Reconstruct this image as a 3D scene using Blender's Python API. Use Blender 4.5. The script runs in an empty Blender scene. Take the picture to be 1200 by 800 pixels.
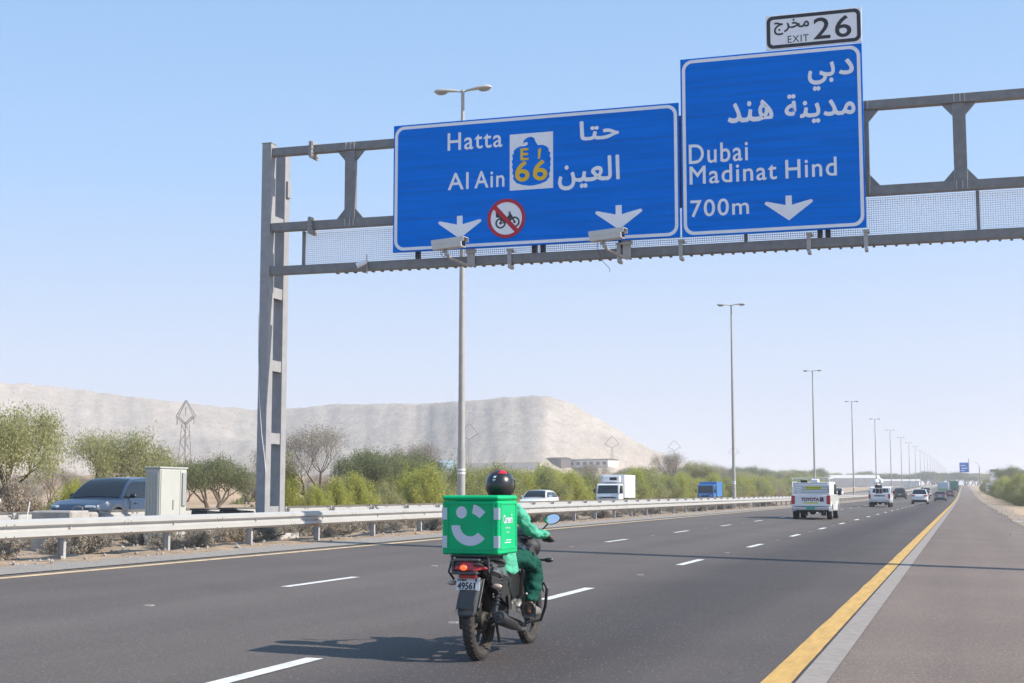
import bpy, bmesh, math, random
import numpy as np
from mathutils import Vector, Matrix, Euler

C = bpy.context.scene.collection
PI = math.pi
random.seed(7)
RNG = np.random.default_rng(11)

# ------------------------------------------------------------------ camera
cam_d = bpy.data.cameras.new('camera')
cam = bpy.data.objects.new('camera', cam_d)
C.objects.link(cam)
F_PX = 1667.0
pitch = math.atan(176 / F_PX)
yaw = math.atan(530 / math.hypot(F_PX, 176))
cam.location = (0, 0, 1.45)
cam.rotation_euler = (PI / 2 + pitch, 0, yaw)
cam_d.sensor_width = 36
cam_d.lens = F_PX / 1200 * 36
cam_d.clip_end = 12000
cam_d.clip_start = 0.1
bpy.context.scene.camera = cam

# ------------------------------------------------------------------ light
SUN_EL = 37.0
w = bpy.data.worlds.new('World')
bpy.context.scene.world = w
w.use_nodes = True
nt = w.node_tree
bg = nt.nodes['Background']
sky = nt.nodes.new('ShaderNodeTexSky')
sky.sky_type = 'NISHITA'
sky.sun_disc = False
sky.sun_elevation = math.radians(SUN_EL)
sky.sun_rotation = math.radians(85)
sky.altitude = 0
sky.air_density = 1.0
sky.dust_density = 0.6
sky.ozone_density = 2.0
# the dusty Gulf sky is paler and more lavender than the clear-air model: blend both, all round the horizon alike
tcw = nt.nodes.new('ShaderNodeTexCoord')
spw = nt.nodes.new('ShaderNodeSeparateXYZ')
nt.links.new(tcw.outputs['Generated'], spw.inputs[0])
rw = nt.nodes.new('ShaderNodeValToRGB')
for i_, (p_, c_) in enumerate(((0.0, (5.3, 5.5, 6.9)), (0.10, (4.5, 5.35, 7.1)), (0.22, (2.95, 4.75, 7.5)), (0.38, (2.1, 3.9, 6.6)), (1.0, (1.5, 2.9, 5.0)))):
    if i_ > 1:
        rw.color_ramp.elements.new(p_)
    rw.color_ramp.elements[i_].position = p_
    rw.color_ramp.elements[i_].color = (*[v_ / 8 for v_ in c_], 1)
nt.links.new(spw.outputs[2], rw.inputs[0])
scw = nt.nodes.new('ShaderNodeVectorMath')
scw.operation = 'SCALE'
scw.inputs['Scale'].default_value = 8.0
nt.links.new(rw.outputs[0], scw.inputs[0])
mxw = nt.nodes.new('ShaderNodeMix')
mxw.data_type = 'RGBA'
mxw.inputs[0].default_value = 0.85
nt.links.new(sky.outputs[0], mxw.inputs[6])
nt.links.new(scw.outputs[0], mxw.inputs[7])
nt.links.new(mxw.outputs[2], bg.inputs[0])
bg.inputs[1].default_value = 0.10
sd = bpy.data.lights.new('sun', 'SUN')
sd.energy = 4.7
sd.angle = math.radians(0.5)
sd.color = (1.0, 0.93, 0.83)
sun = bpy.data.objects.new('sun', sd)
C.objects.link(sun)
SUN_AZ = 85.0          # compass angle from +Y towards +X
_d = -Vector((math.sin(math.radians(SUN_AZ)) * math.cos(math.radians(SUN_EL)), math.cos(math.radians(SUN_AZ)) * math.cos(math.radians(SUN_EL)), math.sin(math.radians(SUN_EL))))
sun.rotation_euler = _d.to_track_quat('-Z', 'Y').to_euler()
sun.location = (40, 0, 40)
vs = bpy.context.scene.view_settings
vs.view_transform = 'Standard'
vs.look = 'None'
vs.gamma = 1
vs.exposure = 0.5
bpy.context.scene.cycles.volume_bounces = 1
bpy.context.scene.cycles.max_bounces = 6


# ------------------------------------------------------------------ materials
def srgb(r, g, b):
    f = lambda c: ((c / 255) / 12.92) if c / 255 <= 0.04045 else (((c / 255) + 0.055) / 1.055) ** 2.4
    return (f(r), f(g), f(b))


MATS = {}


def mat(name, col, rough=0.6, metal=0.0, var=0.0, vscale=8.0, bump=0.0, bscale=40.0, spec=0.5, col2=None,
        coat=0.0, emit=0.0, island=0.0, trans=0.0, coords='Object', stretch=None):
    if name in MATS:
        return MATS[name]
    m = bpy.data.materials.new(name)
    m.use_nodes = True
    t = m.node_tree
    b = t.nodes['Principled BSDF']
    b.inputs['Base Color'].default_value = (*col, 1)
    b.inputs['Roughness'].default_value = rough
    b.inputs['Metallic'].default_value = metal
    b.inputs['Specular IOR Level'].default_value = spec
    b.inputs['Coat Weight'].default_value = coat
    b.inputs['Coat Roughness'].default_value = 0.05
    if emit:
        b.inputs['Emission Color'].default_value = (*col, 1)
        b.inputs['Emission Strength'].default_value = emit
    tc = t.nodes.new('ShaderNodeTexCoord')
    vec = tc.outputs[coords]
    if stretch:
        mp = t.nodes.new('ShaderNodeMapping')
        mp.inputs['Scale'].default_value = stretch
        t.links.new(vec, mp.inputs['Vector'])
        vec = mp.outputs[0]
    if var > 0 or col2:
        n = t.nodes.new('ShaderNodeTexNoise')
        n.inputs['Scale'].default_value = vscale
        n.inputs['Detail'].default_value = 6
        n.inputs['Roughness'].default_value = 0.6
        t.links.new(vec, n.inputs['Vector'])
        r = t.nodes.new('ShaderNodeValToRGB')
        c2 = col2 or tuple(c * (1 - var) for c in col)
        c1 = col if col2 else tuple(min(1, c * (1 + var)) for c in col)
        r.color_ramp.elements[0].position = 0.35
        r.color_ramp.elements[1].position = 0.65
        r.color_ramp.elements[0].color = (*c2, 1)
        r.color_ramp.elements[1].color = (*c1, 1)
        t.links.new(n.outputs['Fac'], r.inputs[0])
        t.links.new(r.outputs[0], b.inputs['Base Color'])
    if island > 0:
        g = t.nodes.new('ShaderNodeNewGeometry')
        r = t.nodes.new('ShaderNodeValToRGB')
        c2 = col2 or tuple(c * (1 - island) for c in col)
        c1 = col if col2 else tuple(min(1, c * (1 + island)) for c in col)
        r.color_ramp.elements[0].color = (*c2, 1)
        r.color_ramp.elements[1].color = (*c1, 1)
        t.links.new(g.outputs['Random Per Island'], r.inputs[0])
        t.links.new(r.outputs[0], b.inputs['Base Color'])
        if trans:
            tr = t.nodes.new('ShaderNodeBsdfTranslucent')
            t.links.new(r.outputs[0], tr.inputs[0])
            mx = t.nodes.new('ShaderNodeMixShader')
            mx.inputs[0].default_value = trans
            t.links.new(b.outputs[0], mx.inputs[1])
            t.links.new(tr.outputs[0], mx.inputs[2])
            t.links.new(mx.outputs[0], t.nodes['Material Output'].inputs[0])
    if bump > 0:
        n = t.nodes.new('ShaderNodeTexNoise')
        n.inputs['Scale'].default_value = bscale
        n.inputs['Detail'].default_value = 5
        t.links.new(vec, n.inputs['Vector'])
        bp = t.nodes.new('ShaderNodeBump')
        bp.inputs['Strength'].default_value = bump
        bp.inputs['Distance'].default_value = 0.02
        t.links.new(n.outputs['Fac'], bp.inputs['Height'])
        t.links.new(bp.outputs[0], b.inputs['Normal'])
    MATS[name] = m
    return m


def nodes_mat(name):
    m = bpy.data.materials.new(name)
    m.use_nodes = True
    MATS[name] = m
    return m, m.node_tree, m.node_tree.nodes['Principled BSDF']


def asphalt(name, base, lanes, speck=0.35):
    """worn asphalt: aggregate speckle, long wheel-track bands, patches; colours only"""
    m, t, b = nodes_mat(name)
    L = t.links
    tc = t.nodes.new('ShaderNodeTexCoord')
    sep = t.nodes.new('ShaderNodeSeparateXYZ')
    L.new(tc.outputs['Object'], sep.inputs[0])
    fine = t.nodes.new('ShaderNodeTexNoise')
    fine.inputs['Scale'].default_value = 55
    fine.inputs['Detail'].default_value = 4
    L.new(tc.outputs['Object'], fine.inputs['Vector'])
    mp = t.nodes.new('ShaderNodeMapping')
    mp.inputs['Scale'].default_value = (1.1, 0.03, 1)
    L.new(tc.outputs['Object'], mp.inputs[0])
    band = t.nodes.new('ShaderNodeTexNoise')
    band.inputs['Scale'].default_value = 1.0
    band.inputs['Detail'].default_value = 5
    L.new(mp.outputs[0], band.inputs['Vector'])
    big = t.nodes.new('ShaderNodeTexNoise')
    big.inputs['Scale'].default_value = 0.35
    big.inputs['Detail'].default_value = 6
    L.new(tc.outputs['Object'], big.inputs['Vector'])
    # lane profile ramp over X
    mr = t.nodes.new('ShaderNodeMapRange')
    mr.inputs['From Min'].default_value = lanes[0]
    mr.inputs['From Max'].default_value = lanes[1]
    wob = t.nodes.new('ShaderNodeMath')
    wob.operation = 'MULTIPLY_ADD'
    wob.inputs[1].default_value = 0.7
    L.new(band.outputs['Fac'], wob.inputs[0])
    L.new(sep.outputs[0], wob.inputs[2])
    L.new(wob.outputs[0], mr.inputs['Value'])
    r = t.nodes.new('ShaderNodeValToRGB')
    cr = r.color_ramp
    stops = lanes[2]
    while len(cr.elements) < len(stops):
        cr.elements.new(0.5)
    for e, (p, k) in zip(cr.elements, stops):
        e.position = p
        e.color = (base[0] * k, base[1] * k, base[2] * k * (1.0 + max(0, (0.9 - k)) * 0.3), 1)
    L.new(mr.outputs[0], r.inputs[0])

    def mul(a, fac_out, lo, hi):
        m2 = t.nodes.new('ShaderNodeMapRange')
        m2.inputs['From Min'].default_value = 0.3
        m2.inputs['From Max'].default_value = 0.7
        m2.inputs['To Min'].default_value = lo
        m2.inputs['To Max'].default_value = hi
        L.new(fac_out, m2.inputs['Value'])
        mm = t.nodes.new('ShaderNodeVectorMath')
        mm.operation = 'SCALE'
        L.new(a, mm.inputs[0])
        L.new(m2.outputs[0], mm.inputs['Scale'])
        return mm.outputs[0]
    o = mul(r.outputs[0], fine.outputs['Fac'], 1 - speck, 1 + speck)
    o = mul(o, big.outputs['Fac'], 0.92, 1.08)
    o = mul(o, band.outputs['Fac'], 0.90, 1.10)
    vo = t.nodes.new('ShaderNodeTexVoronoi')
    vo.inputs['Scale'].default_value = 19
    L.new(tc.outputs['Object'], vo.inputs['Vector'])
    lt = t.nodes.new('ShaderNodeMath')
    lt.operation = 'LESS_THAN'
    lt.inputs[1].default_value = 0.15
    L.new(vo.outputs['Distance'], lt.inputs[0])
    mx = t.nodes.new('ShaderNodeMix')
    mx.data_type = 'RGBA'
    L.new(lt.outputs[0], mx.inputs[0])
    L.new(o, mx.inputs[6])
    mx.inputs[7].default_value = (base[0] * 2.2, base[1] * 2.1, base[2] * 2.0, 1)
    L.new(mx.outputs[2], b.inputs['Base Color'])
    b.inputs['Roughness'].default_value = 0.85
    b.inputs['Specular IOR Level'].default_value = 0.3
    bp = t.nodes.new('ShaderNodeBump')
    bp.inputs['Strength'].default_value = 0.35
    bp.inputs['Distance'].default_value = 0.006
    L.new(fine.outputs['Fac'], bp.inputs['Height'])
    L.new(bp.outputs[0], b.inputs['Normal'])
    return m


# ------------------------------------------------------------------ helpers
class MB:
    def __init__(s):
        s.v = []
        s.f = []

    def add(s, vs_, fs):
        n = len(s.v)
        s.v += [tuple(p) for p in vs_]
        s.f += [tuple(i + n for i in f) for f in fs]
        return s

    def box(s, c, d, rot=None, ch=0.0):
        hx, hy, hz = d[0] / 2, d[1] / 2, d[2] / 2
        if ch > 0:
            ch = min(ch, hx * .9, hy * .9, hz * .9)
            P = []
            for sx in (-1, 1):
                for sy in (-1, 1):
                    for sz in (-1, 1):
                        P.append((sx * (hx - ch), sy * (hy - ch), sz * hz))
                        P.append((sx * (hx - ch), sy * hy, sz * (hz - ch)))
                        P.append((sx * hx, sy * (hy - ch), sz * (hz - ch)))
            idx = lambda x, y, z, k: ((x * 2 + y) * 2 + z) * 3 + k
            Fs = []
            Fs.append([idx(0, 0, 1, 0), idx(1, 0, 1, 0), idx(1, 1, 1, 0), idx(0, 1, 1, 0)])
            Fs.append([idx(0, 0, 0, 0), idx(0, 1, 0, 0), idx(1, 1, 0, 0), idx(1, 0, 0, 0)])
            Fs.append([idx(0, 0, 0, 1), idx(1, 0, 0, 1), idx(1, 0, 1, 1), idx(0, 0, 1, 1)])
            Fs.append([idx(0, 1, 0, 1), idx(0, 1, 1, 1), idx(1, 1, 1, 1), idx(1, 1, 0, 1)])
            Fs.append([idx(1, 0, 0, 2), idx(1, 1, 0, 2), idx(1, 1, 1, 2), idx(1, 0, 1, 2)])
            Fs.append([idx(0, 0, 0, 2), idx(0, 0, 1, 2), idx(0, 1, 1, 2), idx(0, 1, 0, 2)])
            for x in (0, 1):
                for y in (0, 1):
                    a = [idx(x, y, 0, 1), idx(x, y, 0, 2), idx(x, y, 1, 2), idx(x, y, 1, 1)]
                    Fs.append(a if (x + y) % 2 == 0 else a[::-1])
                for z in (0, 1):
                    a = [idx(x, 0, z, 0), idx(x, 0, z, 2), idx(x, 1, z, 2), idx(x, 1, z, 0)]
                    Fs.append(a if (x + z) % 2 == 0 else a[::-1])
            for y in (0, 1):
                for z in (0, 1):
                    a = [idx(0, y, z, 0), idx(1, y, z, 0), idx(1, y, z, 1), idx(0, y, z, 1)]
                    Fs.append(a if (y + z) % 2 == 0 else a[::-1])
            for x in (0, 1):
                for y in (0, 1):
                    for z in (0, 1):
                        a = [idx(x, y, z, 0), idx(x, y, z, 1), idx(x, y, z, 2)]
                        Fs.append(a)
        else:
            P = [(sx * hx, sy * hy, sz * hz) for sx in (-1, 1) for sy in (-1, 1) for sz in (-1, 1)]
            Fs = [(0, 1, 3, 2), (4, 6, 7, 5), (0, 4, 5, 1), (2, 3, 7, 6), (0, 2, 6, 4), (1, 5, 7, 3)]
        M = Matrix.Identity(3) if rot is None else (rot if isinstance(rot, Matrix) else Euler(rot).to_matrix())
        c = Vector(c)
        return s.add([tuple(M @ Vector(p) + c) for p in P], Fs)

    def bx(s, x0, x1, y0, y1, z0, z1, ch=0.0):
        return s.box(((x0 + x1) / 2, (y0 + y1) / 2, (z0 + z1) / 2), (abs(x1 - x0), abs(y1 - y0), abs(z1 - z0)), None, ch)

    def tube(s, pts, r, n=8, caps=True):
        pts = [Vector(p) for p in pts]
        if not hasattr(r, '__len__'):
            r = [r] * len(pts)
        rings = []
        up = None
        for i, p in enumerate(pts):
            d = (pts[min(i + 1, len(pts) - 1)] - pts[max(i - 1, 0)]).normalized()
            if up is None:
                up = Vector((0, 0, 1)) if abs(d.z) < .9 else Vector((1, 0, 0))
            a = d.cross(up)
            if a.length < 1e-6:
                a = d.cross(Vector((0, 1, 0)))
            a.normalize()
            b = a.cross(d).normalized()
            up = b
            rings.append([tuple(p + (a * math.cos(2 * PI * k / n) + b * math.sin(2 * PI * k / n)) * r[i]) for k in range(n)])
        base = len(s.v)
        for rg in rings:
            s.v += rg
        for i in range(len(rings) - 1):
            for k in range(n):
                a0 = base + i * n + k
                a1 = base + i * n + (k + 1) % n
                s.f.append((a0, a1, a1 + n, a0 + n))
        if caps:
            s.f.append(tuple(base + k for k in range(n))[::-1])
            s.f.append(tuple(base + (len(rings) - 1) * n + k for k in range(n)))
        return s

    def lathe(s, prof, c=(0, 0, 0), axis='x', n=24, a0=0, a1=2 * PI, closed=False):
        """prof: list of (offset along axis, radius)"""
        base = len(s.v)
        full = abs(a1 - a0 - 2 * PI) < 1e-6
        m = n if full else n + 1
        for k in range(m):
            a = a0 + (a1 - a0) * k / n
            ca, sa = math.cos(a), math.sin(a)
            for (h, r) in prof:
                p = {'x': (h, r * ca, r * sa), 'y': (r * ca, h, r * sa), 'z': (r * ca, r * sa, h)}[axis]
                s.v.append((p[0] + c[0], p[1] + c[1], p[2] + c[2]))
        L = len(prof)
        for k in range(n):
            k2 = (k + 1) % m
            for j in range(L - 1 + (1 if closed else 0)):
                j2 = (j + 1) % L
                s.f.append((base + k * L + j, base + k2 * L + j, base + k2 * L + j2, base + k * L + j2))
        return s

    def prism(s, poly, axis, a, b):
        """poly 2D -> extruded along axis between a and b.  axis x: poly=(y,z); y: (x,z); z: (x,y)"""
        n = len(poly)
        f = {'x': lambda p, t: (t, p[0], p[1]), 'y': lambda p, t: (p[0], t, p[1]), 'z': lambda p, t: (p[0], p[1], t)}[axis]
        V = [f(p, a) for p in poly] + [f(p, b) for p in poly]
        Fs = [tuple(range(n)), tuple(range(2 * n - 1, n - 1, -1))]
        for i in range(n):
            j = (i + 1) % n
            Fs.append((i, i + n, j + n, j))
        return s.add(V, Fs)

    def ball(s, c, r, n=12, m=8):
        rx, ry, rz = (r, r, r) if not hasattr(r, '__len__') else r
        base = len(s.v)
        for i in range(m + 1):
            th = PI * i / m
            for k in range(n):
                ph = 2 * PI * k / n
                s.v.append((c[0] + rx * math.sin(th) * math.cos(ph), c[1] + ry * math.sin(th) * math.sin(ph), c[2] + rz * math.cos(th)))
        for i in range(m):
            for k in range(n):
                a, b_ = base + i * n + k, base + i * n + (k + 1) % n
                s.f.append((a, a + n, b_ + n, b_))
        return s

    def build(s, name, m, parent=None, smooth=False, fix=True, bevel=0.0, sub=0, angle=35):
        me = bpy.data.meshes.new(name)
        me.from_pydata(s.v, [], s.f)
        if fix:
            bm = bmesh.new()
            bm.from_mesh(me)
            bmesh.ops.remove_doubles(bm, verts=bm.verts, dist=1e-5)
            bmesh.ops.recalc_face_normals(bm, faces=bm.faces)
            bm.to_mesh(me)
            bm.free()
        ms = m if isinstance(m, (list, tuple)) else [m]
        for x in ms:
            me.materials.append(x)
        o = bpy.data.objects.new(name, me)
        C.objects.link(o)
        if smooth:
            for p in me.polygons:
                p.use_smooth = True
            me.set_sharp_from_angle(angle=math.radians(angle))
        if bevel:
            md = o.modifiers.new('bevel', 'BEVEL')
            md.width = bevel
            md.segments = 2
            md.limit_method = 'ANGLE'
            md.harden_normals = False
        if sub:
            md = o.modifiers.new('sub', 'SUBSURF')
            md.levels = md.render_levels = sub
        if parent:
            o.parent = parent
        return o


def empty(name, loc=(0, 0, 0), rz=0.0, label=None, cat=None, group=None, kind=None):
    o = bpy.data.objects.new(name, None)
    o.empty_display_size = 0.3
    C.objects.link(o)
    o.location = loc
    o.rotation_euler = (0, 0, rz)
    tag(o, label, cat, group, kind)
    return o


def tag(o, label=None, cat=None, group=None, kind=None):
    if label:
        o['label'] = label
    if cat:
        o['category'] = cat
    if group:
        o['group'] = group
    if kind:
        o['kind'] = kind
    return o


def kids(o):
    return [c for c in KID.get(o.name, [])]


KID = {}


def index_kids():
    KID.clear()
    for o in bpy.data.objects:
        if o.parent:
            KID.setdefault(o.parent.name, []).append(o)


def copy_tree(o, parent=None):
    c = o.copy()
    C.objects.link(c)
    if parent is not None:
        c.parent = parent
    for ch in kids(o):
        copy_tree(ch, c)
    return c


def mesh_np(name, V, Fq, m, parent=None):
    me = bpy.data.meshes.new(name)
    k = Fq.shape[1]
    me.vertices.add(len(V))
    me.vertices.foreach_set('co', V.astype(np.float32).ravel())
    me.loops.add(Fq.size)
    me.loops.foreach_set('vertex_index', Fq.astype(np.int32).ravel())
    me.polygons.add(len(Fq))
    me.polygons.foreach_set('loop_start', np.arange(0, Fq.size, k, dtype=np.int32))
    me.update(calc_edges=True)
    me.validate()
    ms = m if isinstance(m, (list, tuple)) else [m]
    for x in ms:
        me.materials.append(x)
    o = bpy.data.objects.new(name, me)
    C.objects.link(o)
    if parent:
        o.parent = parent
    return o


def text_mesh(name, body, x0, x1, z0, z1, y, m, parent=None, bold=0.0, depth=0.003, label=None, plane='xz', flip=False, sp=1.0):
    """lettering fitted to a box in the XZ plane facing -Y (plane 'xz') or the YZ plane facing +X ('yz')"""
    cu = bpy.data.curves.new('t', 'FONT')
    cu.body = body
    cu.resolution_u = 4
    cu.space_character = sp
    o = bpy.data.objects.new('t', cu)
    C.objects.link(o)
    dg = bpy.context.evaluated_depsgraph_get()
    me = bpy.data.meshes.new_from_object(o.evaluated_get(dg))
    bpy.data.objects.remove(o)
    n = len(me.vertices)
    co = np.empty(n * 3, np.float32)
    me.vertices.foreach_get('co', co)
    co = co.reshape(-1, 3)
    mn, mx = co.min(0), co.max(0)
    u = (co[:, 0] - mn[0]) / (mx[0] - mn[0])
    v = (co[:, 1] - mn[1]) / (mx[1] - mn[1])
    out = np.empty_like(co)
    if plane == 'xz':
        out[:, 0] = x0 + u * (x1 - x0)
        out[:, 1] = y
        out[:, 2] = z0 + v * (z1 - z0)
    else:
        out[:, 0] = y
        out[:, 1] = x0 + u * (x1 - x0)
        out[:, 2] = z0 + v * (z1 - z0)
    me.vertices.foreach_set('co', out.ravel())
    me.update()
    if bold:
        # heavier strokes: the glyph outline repeated a few millimetres to each side
        bmx = bmesh.new()
        for i_, (du, dv) in enumerate(((0, 0), (1, 0), (-1, 0), (0, 1), (0, -1), (.7, .7), (-.7, .7), (.7, -.7), (-.7, -.7))):
            off = Vector((du * bold, -.0002 * i_, dv * bold)) if plane == 'xz' else Vector((.0002 * i_, du * bold, dv * bold))
            m_ = me.copy()
            m_.transform(Matrix.Translation(off))
            bmx.from_mesh(m_)
            bpy.data.meshes.remove(m_)
        bmx.to_mesh(me)
        bmx.free()
    me.name = name
    me.materials.clear()
    me.materials.append(m)
    ob = bpy.data.objects.new(name, me)
    C.objects.link(ob)
    if parent:
        ob.parent = parent
    if label:
        ob['label'] = label
    return ob


def skin(name, pts, edges, m, parent=None, sub=1, root=0, smooth=True):
    """pts: list of (x,y,z,rx,ry)"""
    me = bpy.data.meshes.new(name)
    me.from_pydata([p[:3] for p in pts], edges, [])
    o = bpy.data.objects.new(name, me)
    C.objects.link(o)
    o.modifiers.new('skin', 'SKIN').branch_smoothing = 0.6
    sv = me.skin_vertices[0].data
    for i, p in enumerate(pts):
        sv[i].radius = (p[3], p[4] if len(p) > 4 else p[3])
        sv[i].use_root = (i == root)
    if sub:
        s_ = o.modifiers.new('sub', 'SUBSURF')
        s_.levels = s_.render_levels = sub
    dg = bpy.context.evaluated_depsgraph_get()
    m2 = bpy.data.meshes.new_from_object(o.evaluated_get(dg))
    bpy.data.objects.remove(o)
    m2.name = name
    m2.materials.clear()
    m2.materials.append(m)
    for p in m2.polygons:
        p.use_smooth = True
    ob = bpy.data.objects.new(name, m2)
    C.objects.link(ob)
    if parent:
        ob.parent = parent
    return ob


# ------------------------------------------------------------------ terrain functions
def E(Y):
    """the road climbs gently in the distance"""
    if Y < 150:
        return 0.0
    if Y < 450:
        return 1.65e-5 * (Y - 150) ** 2
    if Y < 900:
        return 1.485 + 0.0085 * (Y - 450)
    return 5.31 + 0.0085 * 300 * (1 - math.exp(-(Y - 900) / 300.0))


def cross(X):
    if X >= 7:
        return -0.175
    if X >= -12.6:
        return -0.025 * X
    if X >= -14:
        return 0.315 + 0.035 * (-12.6 - X) / 1.4
    if X >= -19.6:
        return 0.35
    if X >= -33:
        return 0.35 - 0.025 * (-19.6 - X)
    return 0.015 + 0.0 * X


def G(X, Y):
    return cross(X) + E(Y)


def grid_sheet(name, xs, ys, zf, m, parent=None, kind='structure'):
    nx, ny = len(xs), len(ys)
    V = np.array([(x, y, zf(x, y)) for y in ys for x in xs])
    i = np.arange(nx - 1)
    j = np.arange(ny - 1)
    I, J = np.meshgrid(i, j)
    a = (J * nx + I).ravel()
    Fq = np.stack([a, a + 1, a + 1 + nx, a + nx], 1)
    o = mesh_np(name, V, Fq, m, parent)
    o.data.polygons.foreach_set('use_smooth', np.ones(len(Fq), bool))
    if kind:
        o['kind'] = kind
    return o


def yspace(a, b):
    out = []
    y = a
    while y < b:
        out.append(y)
        y += 4 if y < 150 else 10 if y < 500 else 25 if y < 1200 else 200
    out.append(b)
    return out


# ------------------------------------------------------------------ palette
M_gal = mat('galvanised_steel', (0.225, 0.22, 0.215), 0.55, 0.25, var=0.10, vscale=6, bump=0.05, bscale=30)
M_gal2 = mat('galvanised_column', (0.33, 0.325, 0.33), 0.6, 0.15, var=0.08, vscale=5)
M_rail = mat('guardrail_steel', (0.45, 0.44, 0.42), 0.55, 0.1, var=0.04, vscale=2, bump=0.04, bscale=20)
M_post = mat('guardrail_post_steel', (0.42, 0.41, 0.40), 0.6, 0.15, var=0.12, vscale=9)
M_mesh = mat('wire_guard_mesh', (0.88, 0.86, 0.90), 0.5, 0.0)
M_lamp = mat('lamp_pole_steel', (0.42, 0.40, 0.37), 0.5, 0.2, var=0.08, vscale=3)
M_lamphead = mat('lamp_head_paint', (0.55, 0.53, 0.50), 0.5)
M_lampglass = mat('lamp_glass', (0.35, 0.33, 0.28), 0.15)
M_blue = mat('sign_blue', (0.0, 0.185, 0.74), 0.7, var=0.12, vscale=1.3, stretch=(0.35, 1, 9), spec=0.04)
M_white = mat('sign_white', (0.88, 0.88, 0.90), 0.5, var=0.03, vscale=5)
M_signblack = mat('sign_black', (0.03, 0.03, 0.035), 0.5)
M_signred = mat('sign_red', (0.50, 0.01, 0.03), 0.5)
M_yellow = mat('sign_yellow', (0.85, 0.52, 0.01), 0.5)
M_alu = mat('aluminium_back', (0.5, 0.5, 0.52), 0.4, 0.7)
M_black = mat('black_plastic', (0.018, 0.018, 0.02), 0.45)
M_rubber = mat('tyre_rubber', (0.028, 0.027, 0.026), 0.8, var=0.3, vscale=20, bump=0.2, bscale=120)
M_chrome = mat('chrome', (0.6, 0.6, 0.62), 0.15, 1.0)
M_glass = mat('car_glass', (0.012, 0.016, 0.02), 0.06, spec=0.7)
M_white_paint = mat('white_car_paint', (0.78, 0.79, 0.80), 0.3, coat=0.6)
M_conc = mat('concrete', (0.42, 0.40, 0.38), 0.9, var=0.12, vscale=6, bump=0.2, bscale=25)
M_cab = mat('cabinet_paint', (0.45, 0.46, 0.42), 0.6, var=0.04, vscale=3)
M_bark = mat('bark', (0.13, 0.10, 0.075), 0.9, var=0.25, vscale=12, bump=0.3, bscale=30)
M_line = mat('road_paint_white', (0.66, 0.65, 0.62), 0.8, var=0.18, vscale=9, bump=0.1, bscale=50)
M_edge = mat('road_paint_cream', (0.58, 0.43, 0.26), 0.85, var=0.18, vscale=5)
M_yline = mat('road_paint_yellow', (0.56, 0.34, 0.10), 0.8, var=0.14, vscale=2.2, stretch=(5, 0.8, 1), bump=.2, bscale=60)
M_strip = mat('concrete_strip', (0.30, 0.262, 0.235), 0.9, var=0.12, vscale=9, bump=.2, bscale=50)

# ------------------------------------------------------------------ ground, roads
mg, t, b = nodes_mat('sandy_ground')
tc = t.nodes.new('ShaderNodeTexCoord')
n1 = t.nodes.new('ShaderNodeTexNoise'); n1.inputs['Scale'].default_value = 0.12; n1.inputs['Detail'].default_value = 8
n2 = t.nodes.new('ShaderNodeTexNoise'); n2.inputs['Scale'].default_value = 5; n2.inputs['Detail'].default_value = 6
t.links.new(tc.outputs['Object'], n1.inputs['Vector']); t.links.new(tc.outputs['Object'], n2.inputs['Vector'])
r = t.nodes.new('ShaderNodeValToRGB')
r.color_ramp.elements[0].position = .35; r.color_ramp.elements[0].color = (0.40, 0.28, 0.18, 1)
r.color_ramp.elements[1].position = .65; r.color_ramp.elements[1].color = (0.56, 0.42, 0.29, 1)
t.links.new(n1.outputs['Fac'], r.inputs[0])
mxx = t.nodes.new('ShaderNodeMix'); mxx.data_type = 'RGBA'; mxx.blend_type = 'MULTIPLY'; mxx.inputs[0].default_value = .6
r2 = t.nodes.new('ShaderNodeValToRGB')
r2.color_ramp.elements[0].position = .3; r2.color_ramp.elements[0].color = (.6, .58, .55, 1)
r2.color_ramp.elements[1].position = .6; r2.color_ramp.elements[1].color = (1, 1, 1, 1)
t.links.new(n2.outputs['Fac'], r2.inputs[0])
t.links.new(r.outputs[0], mxx.inputs[6]); t.links.new(r2.outputs[0], mxx.inputs[7]); t.links.new(mxx.outputs[2], b.inputs['Base Color'])
b.inputs['Roughness'].default_value = .95
b.inputs['Specular IOR Level'].default_value = .15
bp = t.nodes.new('ShaderNodeBump'); bp.inputs['Distance'].default_value = .08; bp.inputs['Strength'].default_value = .6
t.links.new(n2.outputs['Fac'], bp.inputs['Height']); t.links.new(bp.outputs[0], b.inputs['Normal'])

from mathutils import noise as mnoise


def ground_z(x, y):
    z = G(x, y)
    if -34 < x < -19.8 or -13.2 < x < 3.2:
        return z - 0.10
    if x <= -34:
        d = min(1, (-34 - x) / 15)
        return z + d * 0.35 * mnoise.noise((x * .07, y * .07, 0)) * 2 - 0.02
    if x > 3.2:
        return z - 0.012 + 0.05 * mnoise.noise((x * .3, y * .1, 0)) * min(1, (x - 3.2) / 2)
    return z - 0.08


xs = [-3500, -2200, -1500, -1000, -700, -500, -400, -300, -220, -160, -120, -95, -78, -66, -57, -50, -45, -41, -38, -36, -34.5, -33.9,
      -19.9, -19.5, -13.1, -12.6, 3.1, 3.4, 4.0, 4.6, 5.4, 6.5, 8, 10, 13, 17, 23, 32, 45, 70, 110, 170, 260, 400, 700, 1200, 2000, 3500]
grid_sheet('ground', xs, yspace(-60, 4600), ground_z, mg)

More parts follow.
